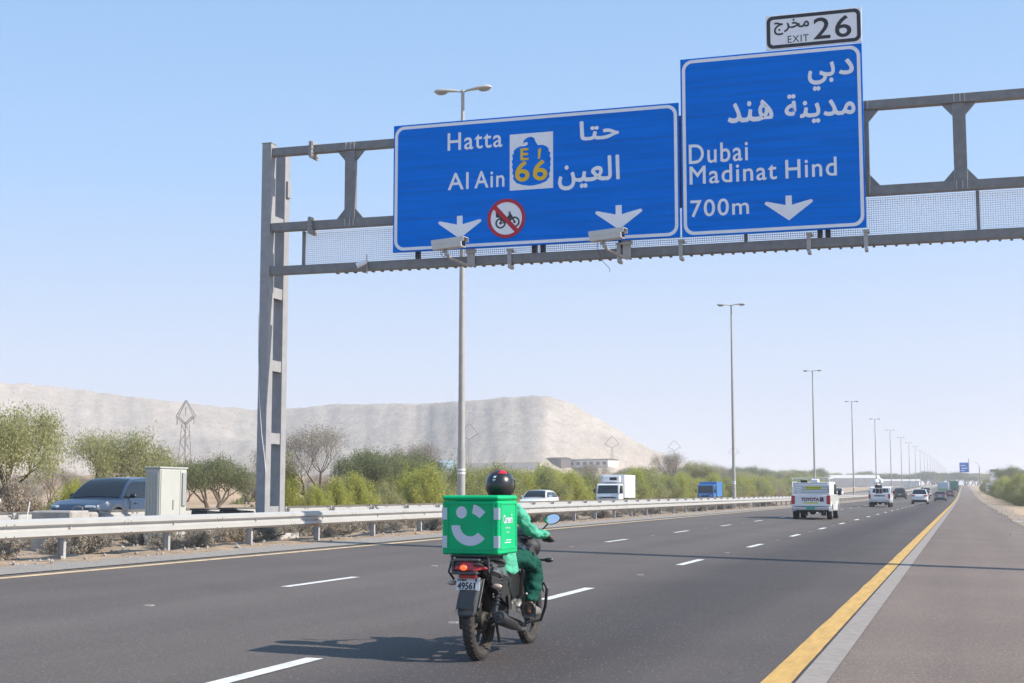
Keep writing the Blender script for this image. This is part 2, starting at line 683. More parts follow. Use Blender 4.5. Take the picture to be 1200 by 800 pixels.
M_road = asphalt('carriageway_asphalt', (0.115, 0.098, 0.088), (-12.6, -1.0, [
    (0.0, 1.12), (0.10, 0.98), (0.20, 1.08), (0.32, 0.96), (0.42, 1.10), (0.50, .98), (0.60, 1.04), (0.69, 0.92), (0.77, 0.60), (0.85, 0.55), (0.93, .78)]), 0.30)
M_road2 = asphalt('opposite_asphalt', (0.13, 0.125, 0.12), (-33, -20, [(0, 1), (.3, .92), (.6, 1), (1, .95)]), 0.2)
M_shoulder = asphalt('shoulder_asphalt', (0.185, 0.145, 0.122), (-1.0, 4.0, [(0, .95), (.35, 1.02), (.65, 1.06), (1, .98)]), 0.38)
M_median = mat('median_gravel', (0.42, 0.32, 0.23), 0.95, col2=(0.25, 0.185, 0.13), vscale=2.2, bump=0.9, bscale=14, spec=.1)
M_verge = mat('roadside_gravel', (0.40, 0.37, 0.34), 0.95, col2=(0.23, 0.21, 0.19), vscale=28, bump=0.9, bscale=40, spec=.1)

LX0, LX1 = -12.62, -1.02
road = grid_sheet('road', [LX0, -8.5, -5, -1.25], yspace(-40, 1600), G, M_road)
road2 = grid_sheet('opposite_road', [-33.4, -27, -20.3], yspace(-40, 1600), lambda x, y: G(x, y) + .0, M_road2)


def shoulder_edge(y):
    return 2.45 + 0.12 * math.sin(y * .21) + .08 * math.sin(y * .53 + 1) + (0.7 if 60 < y < 78 else 0)


def strip_between(name, fa, fb, ys, m, dz, nseg=1, parent=None, kind='structure'):
    V = []
    for y in ys:
        for k in range(nseg + 1):
            x = fa(y) + (fb(y) - fa(y)) * k / nseg
            V.append((x, y, G(x, y) + dz))
    n = nseg + 1
    Fq = np.array([(j * n + k, j * n + k + 1, (j + 1) * n + k + 1, (j + 1) * n + k) for j in range(len(ys) - 1) for k in range(nseg)])
    o = mesh_np(name, np.array(V), Fq, m, parent)
    if kind:
        o['kind'] = kind
    return o


ys_f = sorted(set([round(-40 + .8 * i, 2) for i in range(250)] + yspace(160, 1600)))
strip_between('paved_shoulder', lambda y: -1.03, shoulder_edge, ys_f, M_shoulder, 0.0, 3)
strip_between('kerb_strip', lambda y: -1.25, lambda y: -1.03, yspace(-40, 700), M_strip, 0.004)
M_seal = mat('joint_sealant', (0.04, 0.04, 0.04), .7)
strip_between('road_joint', lambda y: -1.268, lambda y: -1.25, yspace(-40, 300), M_seal, 0.006)
# the painted markings are pieces of the road
jag = lambda y: 0.012 * mnoise.noise((y * 2.3, 0, 0))
yl = strip_between('yellow_edge_line', lambda y: -1.49 + jag(y * .30) * 1.2 + jag(y * 2.2) * .35, lambda y: -1.275 + jag(y + 50) * .4, sorted(set([round(-40 + .4 * i, 2) for i in range(500)] + yspace(160, 1500))), M_yline, 0.006, parent=road, kind=None)
el = strip_between('cream_edge_line', lambda y: -12.36 + jag(y), lambda y: -12.17 + jag(y + 9), sorted(set([round(-40 + .8 * i, 2) for i in range(250)] + yspace(160, 1500))), M_edge, 0.005, parent=road, kind=None)
strip_between('edge_line', lambda y: -32.4, lambda y: -32.22, yspace(-40, 1200), M_line, 0.005, parent=road2, kind=None)
strip_between('edge_line', lambda y: -20.9, lambda y: -20.72, yspace(-40, 1200), M_edge, 0.005, parent=road2, kind=None)


def dash_mesh(x, y, w=0.145, L=2.3):
    mb = MB()
    n = 5
    V = []
    for k in range(n + 1):
        yy = y + L * k / n
        sk = 0.0
        V += [(x - w / 2, yy, G(x, yy) + .006), (x + w / 2, yy + (.0), G(x + w / 2, yy) + .006)]
    return mb.add(V, [(2 * i, 2 * i + 1, 2 * i + 3, 2 * i + 2) for i in range(n)])


for x0, w_ in ((-5.0, .15), (-8.53, .14)):
    for k in range(-3, 38):
        y = 17.1 + 8.82 * k
        dash_mesh(x0, y, w_).build('lane_dash', M_line, road, fix=False)
mb = MB()
for x0 in (-5.0, -8.53):
    for k in range(38, 110):
        mb2 = dash_mesh(x0, 17.1 + 8.82 * k)
        mb.add(mb2.v, mb2.f)
tag(mb.build('distant_dashes', M_line, road, fix=False), kind='stuff')
mb = MB()
for x0 in (-24.6, -28.6):
    for k in range(0, 90):
        mb2 = dash_mesh(x0, 10 + 8.82 * k)
        mb.add(mb2.v, mb2.f)
tag(mb.build('lane_dashes', M_line, road2, fix=False), kind='stuff')
# raised reflective studs between dashes
for x0 in (-5.0, -8.53):
    for k in range(-1, 12):
        y = 17.1 + 8.82 * k + 5.55
        z = G(x0, y)
        MB().prism([(y - .04, z), (y - .025, z + .015), (y + .025, z + .015), (y + .04, z)], 'x', x0 - .045, x0 + .045).build('road_stud', M_strip, road)

# left verge beside the carriageway and the planted median
strip_between('gravel_verge', lambda y: -13.75 + .12 * math.sin(y * .9) + .1 * math.sin(y * .37), lambda y: -12.6, sorted(set([round(-40 + .5 * i, 2) for i in range(400)] + yspace(160, 900))), M_verge, 0.012, 3)


def median_z(x, y):
    e = min(1, (x + 20.35) / .5, (-13.3 - x) / .4)
    return G(x, y) + (0.02 + .05 * mnoise.noise((x * .8, y * .8, 3)) + .04 * mnoise.noise((x * 2.5, y * 2.5, 5))) * max(e, 0) - (.05 if e <= 0 else 0)


grid_sheet('median_strip', list(np.arange(-20.4, -13.1, .2)), sorted(set([round(6 + .3 * i, 2) for i in range(420)] + yspace(132, 1200))), median_z, M_median)

# drainage apron at right, bare soil
M_apron = mat('concrete_apron', (0.40, 0.36, 0.32), .9, var=.12, vscale=.8)
strip_between('concrete_apron', lambda y: shoulder_edge(y) + .01 + (.0 if y > 1 else 0), lambda y: shoulder_edge(y) + 3.0, [60, 62, 66, 70, 74, 78, 80], M_apron, 0.02, 3)
strip_between('soil_verge', lambda y: shoulder_edge(y) + .02, lambda y: shoulder_edge(y) + 1.3 + .4 * math.sin(y * .05), [y for y in ys_f if (y < 59.5 or y > 80.5)], mat('pale_soil', (0.42, 0.35, 0.28), .95, col2=(.30, .22, .16), vscale=.9, bump=.7, bscale=12, spec=.1), 0.01, 2)
# ------------------------------------------------------------------ overhead gantry
GY = 30.0
gan = empty('overhead_gantry', (-15.6, GY, .35), 0, 'grey steel overhead sign gantry spanning the carriageway, carrying the blue direction signs', 'gantry')


def loc(o, root):
    """mesh given in world coordinates, parented to an unrotated empty"""
    o.location = (-root.location.x, -root.location.y, -root.location.z)
    return o


def gp(mb, name, m, **k):
    return loc(mb.build(name, m, gan, **k), gan)


for cx in (-15.63, 14.6):
    gz = G(cx, 30)
    for (y0, y1, zt, wd) in ((30.0, 30.26, 9.72, .24), (30.74, 31.0, 9.66, .26)):
        mb = MB()
        mb.bx(cx - wd / 2, cx + wd / 2, y0, y1, gz - .1, zt, .006)
        mb.bx(cx - wd / 2 - .012, cx + wd / 2 + .012, y0 - .012, y1 + .012, zt, zt + .015)
        gp(mb, 'column', M_gal2)
    for k in range(6):
        z = .86 + 1.72 * k
        if z < 9.3:
            gp(MB().bx(cx + .04, cx + .105, 30.262, 30.738, z, z + .26, .004), 'batten', M_gal2)
            gp(MB().bx(cx - .105, cx - .04, 30.262, 30.738, z, z + .26, .004), 'batten', M_gal2)
    gp(MB().bx(cx + .131, cx + .19, 30.78, 30.95, 8.55, 8.95, .004), 'cover_plate', M_gal2)
    gp(MB().box((cx, 30.5, gz + .06), (.8, 1.5, .16), None, .02), 'footing', M_conc)
BX0, BX1 = -15.505, 14.47
for zt, hh in ((9.60, .19), (7.78, .20), (6.74, .20)):
    gp(MB().bx(BX0, BX1, 30.03, 30.23, zt - hh, zt, .008), 'beam', M_gal)
# splices with bolts, splice plates at beam joints
for x in (-14.46,):
    for zt in (9.60, 7.78):
        p = MB()
        p.bx(x - .02, x + .0, 29.93, 30.33, zt - .32, zt + .08)
        p.bx(x + .012, x + .032, 29.93, 30.33, zt - .32, zt + .08)
        s_ = gp(p, 'splice_flange', M_gal2)
        q = MB()
        for dz in (-.27, -.2, -.1, .0, .05):
            q.tube([(x - .05, 29.96, zt + dz), (x + .07, 29.96, zt + dz)], .017, 6)
        for dy in (30.05, 30.15, 30.25):
            q.tube([(x - .05, dy, zt - .27), (x + .07, dy, zt - .27)], .017, 6)
        tag(gp(q, 'splice_bolts', M_rail), kind='stuff')
# uprights with gussets between the top and middle beams
UPR = [-13.49, -9.6, -5.64, -1.80, .14, 3.98, 7.9, 11.8]
for x in UPR:
    gp(MB().bx(x - .13, x + .13, 30.06, 30.20, 7.782, 9.408, .006), 'upright', M_gal)
    for (za, zs) in ((9.408, -1), (7.782, 1)):
        for sx in (-1, 1):
            tri = [(x + sx * .132, za), (x + sx * .34, za), (x + sx * .132, za + zs * .24)]
            gp(MB().prism(tri if sx * zs > 0 else tri[::-1], 'y', 30.09, 30.17), 'gusset_plate', M_gal)
    g_ = MB()
    for zt in (9.60, 7.78):
        for dx in (-.10, .02, .11):
            g_.bx(x + dx, x + dx + .022, 30.012, 30.028, zt - .175, zt - .005)
    tag(gp(g_, 'stiffener_strips', M_rail), kind='stuff')
# wire guard between middle and bottom beams, and the walkway grating edge
for (a, b_) in ((-14.74, -9.0), (-9.0, -4.3), (-4.3, .42), (.42, 5.1), (5.1, 9.8), (9.8, 14.3)):
    g_ = MB()
    nx = int((b_ - a) / .048)
    for k in range(nx):
        x = a + .03 + (b_ - a - .06) * k / (nx - 1)
        g_.bx(x, x + .012, 30.262, 30.268, 6.80, 7.56)
    for k in range(17):
        z = 6.80 + .75 * k / 16
        g_.bx(a + .02, b_ - .02, 30.269, 30.275, z, z + .012)
    tag(gp(g_, 'wire_guard', M_mesh, fix=False), kind='stuff')
for x in (-14.74, -9.0, -4.3, .45, 5.1, 9.8):
    gp(MB().bx(x - .035, x + .035, 30.235, 30.30, 6.742, 7.579), 'guard_post', M_gal)
g_ = MB()
g_.bx(-13.9, 14.2, 30.24, 30.36, 6.56, 6.575)
for k in range(125):
    x = -13.9 + 28.1 * k / 124
    g_.bx(x, x + .05, 30.24, 30.35, 6.525, 6.56)
tag(gp(g_, 'walkway_grating', mat('grating_steel', (.26, .23, .21), .7, .2)), kind='stuff')
# U clamps that hold the sign posts to the bottom beam
for x in (-9.55, -7.04, -5.67, -2.95, -1.78):
    g_ = MB()
    g_.bx(x - .045, x + .045, 30.0, 30.022, 6.50, 6.80)
    g_.bx(x - .03, x + .03, 29.98, 30.27, 6.42, 6.49)
    g_.bx(x - .05, x + .07, 29.97, 30.26, 6.80, 6.855)
    g_.tube([(x, 29.985, 6.58), (x, 30.0, 6.58)], .02, 6)
    g_.tube([(x, 29.985, 6.72), (x, 30.0, 6.72)], .02, 6)
    gp(g_, 'clamp', M_rail)
for x in (-11.76, -8.98, -8.78, -7.0, -2.72, -2.55):
    gp(MB().bx(x - .05, x + .05, 30.02, 30.12, 6.742, 7.0 if x not in (-8.98, -2.55) else 6.9), 'bracket_stub', M_signblack)
gp(MB().tube([(-13.0, 30.0, 6.45), (-13.0, 29.98, 6.9)], .014, 6), 'conduit', M_lamp)
# hanging wire on the left column
gp(MB().tube([(-15.76, 29.985, 5.6), (-15.74, 29.98, 4.6), (-15.7, 29.985, 3.7), (-15.62, 29.99, 2.8), (-15.54, 29.99, 2.3), (-15.50, 30.0, 1.9)], .008, 5), 'loose_wire', M_white)


# ------------------------------------------------------------------ sign boards
def rrect(x0, x1, z0, z1, r, n=6):
    P = []
    for cx, cz, a in ((x1 - r, z1 - r, 0), (x0 + r, z1 - r, 90), (x0 + r, z0 + r, 180), (x1 - r, z0 + r, 270)):
        for k in range(n + 1):
            t_ = math.radians(a + 90 * k / n)
            P.append((cx + r * math.cos(t_), cz + r * math.sin(t_)))
    return P


def ring_strip(outer, inner, y, th, name, m, root):
    n = len(outer)
    V = [(p[0], y, p[1]) for p in outer] + [(p[0], y, p[1]) for p in inner] + [(p[0], y + th, p[1]) for p in outer] + [(p[0], y + th, p[1]) for p in inner]
    Fq = []
    for i in range(n):
        j = (i + 1) % n
        Fq += [(i, j, n + j, n + i), (i, 2 * n + i, 2 * n + j, j), (n + i, n + j, 3 * n + j, 3 * n + i)]
    mb = MB().add(V, Fq)
    return loc(mb.build(name, m, root), root)


SY = 29.85


def poly_part(name, poly, m, root, y0, th=.004, label=None):
    o = loc(MB().prism(poly, 'y', y0, y0 + th).build(name, m, root), root)
    if label:
        o['label'] = label
    return o


def arrow_poly(x0, x1, z0, z1):
    u = [(.435, 1), (.565, 1), (.565, .62), (.95, .80), (.99, .79), (1, .70), (.5, 0), (0, .70), (.01, .79), (.05, .80), (.435, .62)]
    return [(x0 + a * (x1 - x0), z0 + c * (z1 - z0)) for a, c in u]


def board(name, x0, x1, z0, z1, label, cat='road sign', r=.22, m=None, mborder=None, bw=.07, inset=.035):
    root = empty(name, ((x0 + x1) / 2, SY, (z0 + z1) / 2), 0, label, cat)
    loc(MB().bx(x0, x1, SY, SY + .04, z0, z1, .004).build('panel', m or M_blue, root), root)
    ring_strip(rrect(x0 + inset, x1 - inset, z0 + inset, z1 - inset, r), rrect(x0 + inset + bw, x1 - inset - bw, z0 + inset + bw, z1 - inset - bw, r - bw * .8), SY - .004, .0045, 'border', mborder or M_white, root)
    sm = MB()
    nz = max(1, int((z1 - z0) / .62))
    for k in range(1, nz):
        z = z0 + (z1 - z0) * k / nz
        sm.bx(x0 + .01, x1 - .01, SY - .0012, SY + .002, z - .004, z + .004)
    if nz > 1:
        tag(loc(sm.build('panel_seams', mat('sign_seam_blue', (0, .075, .38), .7), root), root), kind='stuff')
    bk = MB()
    for k in range(int((x1 - x0) / 1.2) + 1):
        x = x0 + .25 + (x1 - x0 - .5) * k / max(1, int((x1 - x0) / 1.2))
        bk.bx(x - .03, x + .03, SY + .041, SY + .10, z0 + .05, z1 - .05)
    tag(loc(bk.build('back_rails', M_alu, root), root), kind='stuff')
    return root


def txt(root, s, x0, x1, z0, z1, m=None, bold=.006, label=None, y=None, sp=1.12):
    o = text_mesh('lettering', s, x0, x1, z0, z1, SY - .005 if y is None else y, m or M_white, root, bold, label=label, sp=sp)
    loc(o, root)
    return o


s1 = board('direction_sign', -12.30, -5.65, 6.88, 9.84, 'wide blue direction sign to Hatta and Al Ain with falcon route shield')
txt(s1, 'Hatta', -10.97, -9.67, 9.16, 9.56, label='white lettering Hatta')
txt(s1, 'Al', -10.96, -10.47, 8.25, 8.63, label='white lettering Al')
txt(s1, 'Ain', -10.32, -9.62, 8.25, 8.63, label='white lettering Ain')
txt(s1, '\uFE8E\uFE98\uFEA3', -7.85, -6.99, 9.17, 9.58, bold=.016, label='white Arabic lettering for Hatta')
txt(s1, '\uFEE6\uFEF4\uFECC\uFEDF\uFE8D', -8.35, -6.98, 8.08, 8.77, bold=.016, label='white Arabic lettering for Al Ain')
poly_part('down_arrow', arrow_poly(-11.19, -10.16, 7.12, 7.64), M_white, s1, SY - .005)
poly_part('down_arrow', arrow_poly(-7.52, -6.47, 7.12, 7.66), M_white, s1, SY - .005)
# route shield
sx0, sx1, sz0, sz1 = -9.49, -8.48, 8.14, 9.42
poly_part('route_shield', [(sx0, sz0), (sx1, sz0), (sx1, sz1), (sx0, sz1)], M_white, s1, SY - .005, .005, 'white square route plate')
fal = [(.50, .935), (.57, .905), (.60, .84), (.65, .775), (.76, .775), (.85, .745), (.90, .70), (.90, .66), (.94, .63), (.925, .56), (.955, .52), (.93, .46), (.95, .42),
       (.925, .36), (.94, .31), (.91, .26), (.92, .20), (.84, .125), (.70, .085), (.55, .065), (.45, .065), (.30, .085), (.16, .125), (.08, .20), (.09, .26), (.06, .31), (.075, .36), (.05, .42),
       (.07, .46), (.045, .52), (.075, .56), (.06, .63), (.10, .66), (.09, .70), (.15, .745), (.24, .775), (.36, .775), (.42, .80), (.42, .84), (.36, .845), (.31, .815), (.33, .88), (.42, .925)]
poly_part('falcon_emblem', [(sx0 + u * (sx1 - sx0), sz0 + v * (sz1 - sz0)) for u, v in fal], M_blue, s1, SY - .008, .003)
X_ = lambda u: sx0 + u * (sx1 - sx0)
Z_ = lambda v: sz0 + v * (sz1 - sz0)
txt(s1, 'E', X_(.26), X_(.43), Z_(.53), Z_(.73), M_yellow, .01, 'yellow letter E', SY - .0095)
poly_part('lettering', [(X_(.655), Z_(.53)), (X_(.70), Z_(.53)), (X_(.735), Z_(.72)), (X_(.66), Z_(.70))], M_yellow, s1, SY - .0105, .003)
txt(s1, '66', X_(.14), X_(.86), Z_(.155), Z_(.50), M_yellow, .014, 'yellow number 66', SY - .0095)
# no-motorcycle roundel
cx, cz, R_ = -9.57, 7.515, .445
circ = lambda r_, n=40, a0=0: [(cx + r_ * math.cos(2 * PI * k / n + a0), cz + r_ * math.sin(2 * PI * k / n + a0)) for k in range(n)]
poly_part('roundel_disc', circ(R_ * .99), M_white, s1, SY - .006, .006)
PM = MB()
q = R_ * .72
L_ = lambda u, v: (cx + u * q, cz + v * q)


def annulus(mb, c0, r0, r1, y0, th=.003, n=24, a0=0, a1=2 * PI):
    full = abs(a1 - a0 - 2 * PI) < 1e-6
    pts = [(math.cos(a0 + (a1 - a0) * k / n), math.sin(a0 + (a1 - a0) * k / n)) for k in range(n if full else n + 1)]
    m_ = len(pts)
    V = [(c0[0] + p[0] * r1, y0, c0[1] + p[1] * r1) for p in pts] + [(c0[0] + p[0] * r0, y0, c0[1] + p[1] * r0) for p in pts]
    mb.add(V, [(i, (i + 1) % m_, m_ + (i + 1) % m_, m_ + i) for i in range(m_ if full else m_ - 1)])


annulus(PM, L_(-.42, -.32), .085 * q / .32, .068 * q / .32 + .055, SY - .009)
annulus(PM, L_(-.42, -.32), 0.0, .03, SY - .009)
annulus(PM, L_(.60, -.28), .085 * q / .32, .068 * q / .32 + .055, SY - .009)
annulus(PM, L_(.60, -.28), 0.0, .03, SY - .009)
for poly in ([(-.75, .10), (-.30, .05), (-.28, .52), (-.50, .58), (-.78, .50)], [(-.30, .02), (.02, .02), (.22, .30), (.42, .22), (.30, -.05), (.12, -.30), (-.18, -.34), (-.3, -.15)],
             [(.16, .34), (.30, .40), (.66, -.24), (.56, -.30), (.24, .22)], [(.12, .44), (.26, .50), (.34, .36), (.28, .34), (.24, .42), (.14, .38)], [(-.42, -.28), (.08, -.22), (.08, -.30), (-.42, -.36)], [(-.46, .05), (-.2, .05), (-.36, -.28), (-.44, -.3)]):
    PM.add([(L_(u, v)[0], SY - .0085 - .0002 * len(PM.v) / 50, L_(u, v)[1]) for u, v in poly], [tuple(range(len(poly)))])
loc(PM.build('motorcycle_pictogram', M_signblack, s1, fix=False), s1)
ring_strip(circ(R_), circ(R_ * .83), SY - .012, .004, 'red_ring', M_signred, s1)
d = .045
poly_part('red_slash', [(cx - .30 - d, cz + .29 - d * .4), (cx - .30 + d, cz + .29 + d * .8), (cx + .26 + d, cz - .30 + d * .4), (cx + .26 - d, cz - .30 - d * .8)], M_signred, s1, SY - .0125, .003)

s2 = board('direction_sign', -5.60, -1.755, 6.875, 10.79, 'tall blue direction sign to Dubai and Madinat Hind 700m, under the white exit plate')
txt(s2, '\uFEF2\uFE91', -2.86, -2.33, 9.86, 10.44, bold=.016, label='white Arabic lettering for Dubai')
txt(s2, '\uFEA9', -2.22, -1.94, 10.16, 10.47, bold=.016, label='white Arabic lettering for Dubai')
txt(s2, '\uFE94\uFEE8\uFEF3\uFEAA\uFEE3', -3.36, -1.93, 9.17, 9.80, bold=.016, label='white Arabic lettering for Madinat')
txt(s2, '\uFEAA\uFEE8\uFEEB', -4.57, -3.63, 9.30, 9.74, bold=.016, label='white Arabic lettering for Hind')
txt(s2, 'Dubai', -5.43, -4.17, 8.46, 8.88, label='white lettering Dubai')
txt(s2, 'Madinat', -5.42, -3.57, 8.01, 8.40, label='white lettering Madinat')
txt(s2, 'Hind', -3.38, -2.33, 8.01, 8.40, label='white lettering Hind')
txt(s2, '700m', -5.41, -4.17, 7.30, 7.66, label='white lettering 700m')
poly_part('down_arrow', arrow_poly(-3.83, -2.83, 7.11, 7.64), M_white, s2, SY - .005)

s3 = board('exit_number_sign', -3.74, -1.745, 10.82, 11.57, 'small white exit plate number 26 with black border on top of the tall sign', r=.13, m=M_white, mborder=M_signblack, bw=.075, inset=.02)
txt(s3, '\uFE9D\uFEAE\uFEA8\uFEE3', -3.56, -2.83, 11.13, 11.45, M_signblack, .006, 'black Arabic lettering for exit')
txt(s3, 'EXIT', -3.28, -2.84, 10.94, 11.09, M_signblack, .0, 'black lettering EXIT')
txt(s3, '26', -2.73, -1.96, 10.96, 11.42, M_signblack, .006, 'black number 26')


# ------------------------------------------------------------------ enforcement cameras on the gantry
def speed_camera(x, label):
    root = empty('traffic_camera', (x, 29.6, 6.76), 0, label, 'traffic camera', 'traffic cameras hung from the gantry')
    R = Euler((0, math.radians(-3), math.radians(-7))).to_matrix()
    c = Vector((0, -.35, .12))
    h_ = MB()
    prof = [(-.11, -.09), (.11, -.09), (.12, .02), (.09, .10), (-.09, .10), (-.12, .02)]
    V = [tuple(R @ Vector((s_ * .36, p[0], p[1])) + c) for s_ in (-1, 1) for p in prof]
    h_.add(V, [tuple(range(6)), tuple(range(11, 5, -1))] + [(i, i + 6, (i + 1) % 6 + 6, (i + 1) % 6) for i in range(6)])
    h_.build('housing', mat('camera_housing_paint', (.60, .59, .56), .45, var=.04), root, bevel=.008)
    sh = MB()
    sh.box(tuple(R @ Vector((.03, 0, .118)) + c), (.80, .25, .012), R)
    sh.box(tuple(R @ Vector((.03, .123, .07)) + c), (.80, .01, .10), R)
    sh.box(tuple(R @ Vector((.03, -.123, .07)) + c), (.80, .01, .10), R)
    sh.build('sun_hood', MATS['camera_housing_paint'], root)
    f_ = MB()
    f_.box(tuple(R @ Vector((.366, 0, .0)) + c), (.012, .16, .13), R)
    f_.build('lens_window', M_glass, root)
    a_ = MB()
    a_.box((-.12, -.33, .0), (.06, .12, .10))
    a_.box((-.06, -.34, -.06), (.05, .05, .16))
    a_.tube([(-.06, -.34, -.09), (.0, -.2, -.16), (.22, .1, -.26), (.27, .39, -.26)], .035, 8)
    a_.build('mounting_arm', M_lamp, root)
    b2 = MB()
    b2.box((.27, .385, -.10), (.18, .03, .34))
    b2.box((.27, .36, .08), (.22, .10, .08))
    b2.build('bracket_plate', M_rail, root)
    w_ = MB()
    w_.tube([(-.2, -.35, .03), (-.22, -.33, -.15), (-.1, -.28, -.42), (.02, -.2, -.56), (.0, -.1, -.62)] if x > -9 else [(-.2, -.35, .03), (-.16, -.33, -.12), (-.05, -.3, -.2)], .006, 5)
    w_.build('cable', M_black, root)
    return root


speed_camera(-10.72, 'long pale traffic camera under the left down arrow, in front of the lamp pole')
speed_camera(-7.12, 'long pale traffic camera under the right down arrow of the wide sign')
root = empty('security_camera', (-13.0, 29.9, 6.66), 0, 'small white bullet camera clamped to the bottom gantry beam near the left column', 'security camera')
MB().tube([(.0, .05, 0), (0, -.08, 0)], .03, 8).build('bracket', M_lamp, root)
MB().tube([(.08, -.12, .04), (-.02, -.14, -.01), (-.14, -.17, -.06)], [.045, .06, .065], 12).build('housing', M_white, root, smooth=True)
MB().tube([(-.135, -.169, -.058), (-.15, -.173, -.066)], .045, 12).build('lens', M_glass, root)

# ------------------------------------------------------------------ street lamps in the median
LX = -16.5


def make_lamp():
    root = empty('street_lamp', (LX, 46.4, G(LX, 46.4)))
    p = MB()
    p.tube([(0, 0, .0), (0, 0, 2.6)], [.14, .135], 12)
    p.tube([(0, 0, 2.6), (0, 0, 7.0), (0, 0, 15.2)], [.12, .105, .06], 12)
    p.build('pole', M_lamp, root, smooth=True)
    MB().box((0, 0, .05), (.4, .4, .1), None, .01).tube([(0, 0, .1), (0, 0, .16)], .15, 12).build('base_plate', M_conc, root)
    c = MB()
    c.tube([(0, 0, 1.72), (0, 0, 1.78)], .142, 12)
    c.tube([(0, 0, 1.84), (0, 0, 1.90)], .142, 12)
    c.build('band', M_white, root)
    a = MB()
    a.tube([(-.25, 0, 15.22), (0, 0, 15.17), (.25, 0, 15.22)], .03, 8)
    a.ball((0, 0, 15.2), .07, 8, 6)
    a.build('cross_arm', M_lamp, root)
    for s_ in (-1, 1):
        h_ = MB()
        n = 10
        st = [(.14, .06, .05, 0), (.3, .09, .06, .02), (.55, .14, .08, .045), (.85, .17, .10, .06), (1.02, .12, .08, .055), (1.08, .05, .03, .05)]
        base = len(h_.v)
        for (x, ry, rz, dz) in st:
            for k in range(n):
                a_ = 2 * PI * k / n
                h_.v.append((s_ * x, ry * math.cos(a_), 15.2 + dz + rz * (math.sin(a_) if math.sin(a_) > 0 else .35 * math.sin(a_))))
        for i in range(len(st) - 1):
            for k in range(n):
                h_.f.append((base + i * n + k, base + i * n + (k + 1) % n, base + (i + 1) * n + (k + 1) % n, base + (i + 1) * n + k))
        h_.f.append(tuple(base + k for k in range(n)))
        h_.f.append(tuple(base + (len(st) - 1) * n + k for k in range(n)))
        o = h_.build('lamp_head', M_lamphead, root, smooth=True)
        MB().ball((s_ * .80, 0, 15.235), (.24, .14, .11), 12, 8).build('lamp_glass', M_lampglass, o, smooth=True)
    return root


lamp = make_lamp()
index_kids()
LG = 'double-headed street lamps along the median'
NL = 30
for k in range(-1, NL):
    y = 46.4 + 61.2 * k
    if k < 0:
        continue
    o = lamp if k == 0 else copy_tree(lamp)
    o.location = (LX, y, G(LX, y))
    if k == 0:
        l = 'tallest double-headed street lamp, its pole rising behind the wide blue sign and the delivery box'
    elif k == 1:
        l = 'double-headed street lamp standing between the small blue truck and the white pickup'
    elif k == 2:
        l = 'double-headed street lamp rising directly behind the white pickup with the yellow tape'
    elif k < 9:
        l = ['', '', '', 'fourth', 'fifth', 'sixth', 'seventh', 'eighth', 'ninth'][k] + ' double-headed street lamp of the median row, counted from the left'
    else:
        l = 'distant double-headed street lamp, one of the tiny ones where the median row fades out'
    tag(o, l, 'street lamp', LG if k < 9 else 'far street lamps fading into haze')

# ------------------------------------------------------------------ guardrails
def wprofile(z0, h=.315, d=.085):
    """W-beam section, local (x, z), x towards the traffic side"""
    pts = []
    for t_, x in ((0, 0), (.05, .03), (.13, d), (.31, d), (.41, .01), (.59, .01), (.69, d), (.87, d), (.95, .03), (1, 0)):
        pts.append((x, z0 + h * t_))
    return pts


def rail_seg(y0, y1, X, s_, top, th=.012):
    pr = wprofile(top - .315)
    inn = [(x - th, z) for x, z in pr]
    zz0, zz1 = G(X, y0), G(X, y1)
    mb = MB()
    V = []
    for y, zg in ((y0, zz0), (y1, zz1)):
        V += [(X + s_ * x, y, zg + z) for x, z in pr] + [(X + s_ * x, y, zg + z) for x, z in inn]
    n = len(pr)
    Fs = []
    for i in range(n - 1):
        Fs += [(i, i + 1, 2 * n + i + 1, 2 * n + i), (n + i, 3 * n + i, 3 * n + i + 1, n + i + 1)]
    Fs += [(0, 2 * n, 3 * n, n), (n - 1, 2 * n - 1, 4 * n - 1, 3 * n - 1)]
    Fs += [tuple(list(range(n)) + list(range(2 * n - 1, n - 1, -1))), tuple(list(range(2 * n, 3 * n)) + list(range(4 * n - 1, 3 * n - 1, -1)))]
    return mb.add(V, Fs)


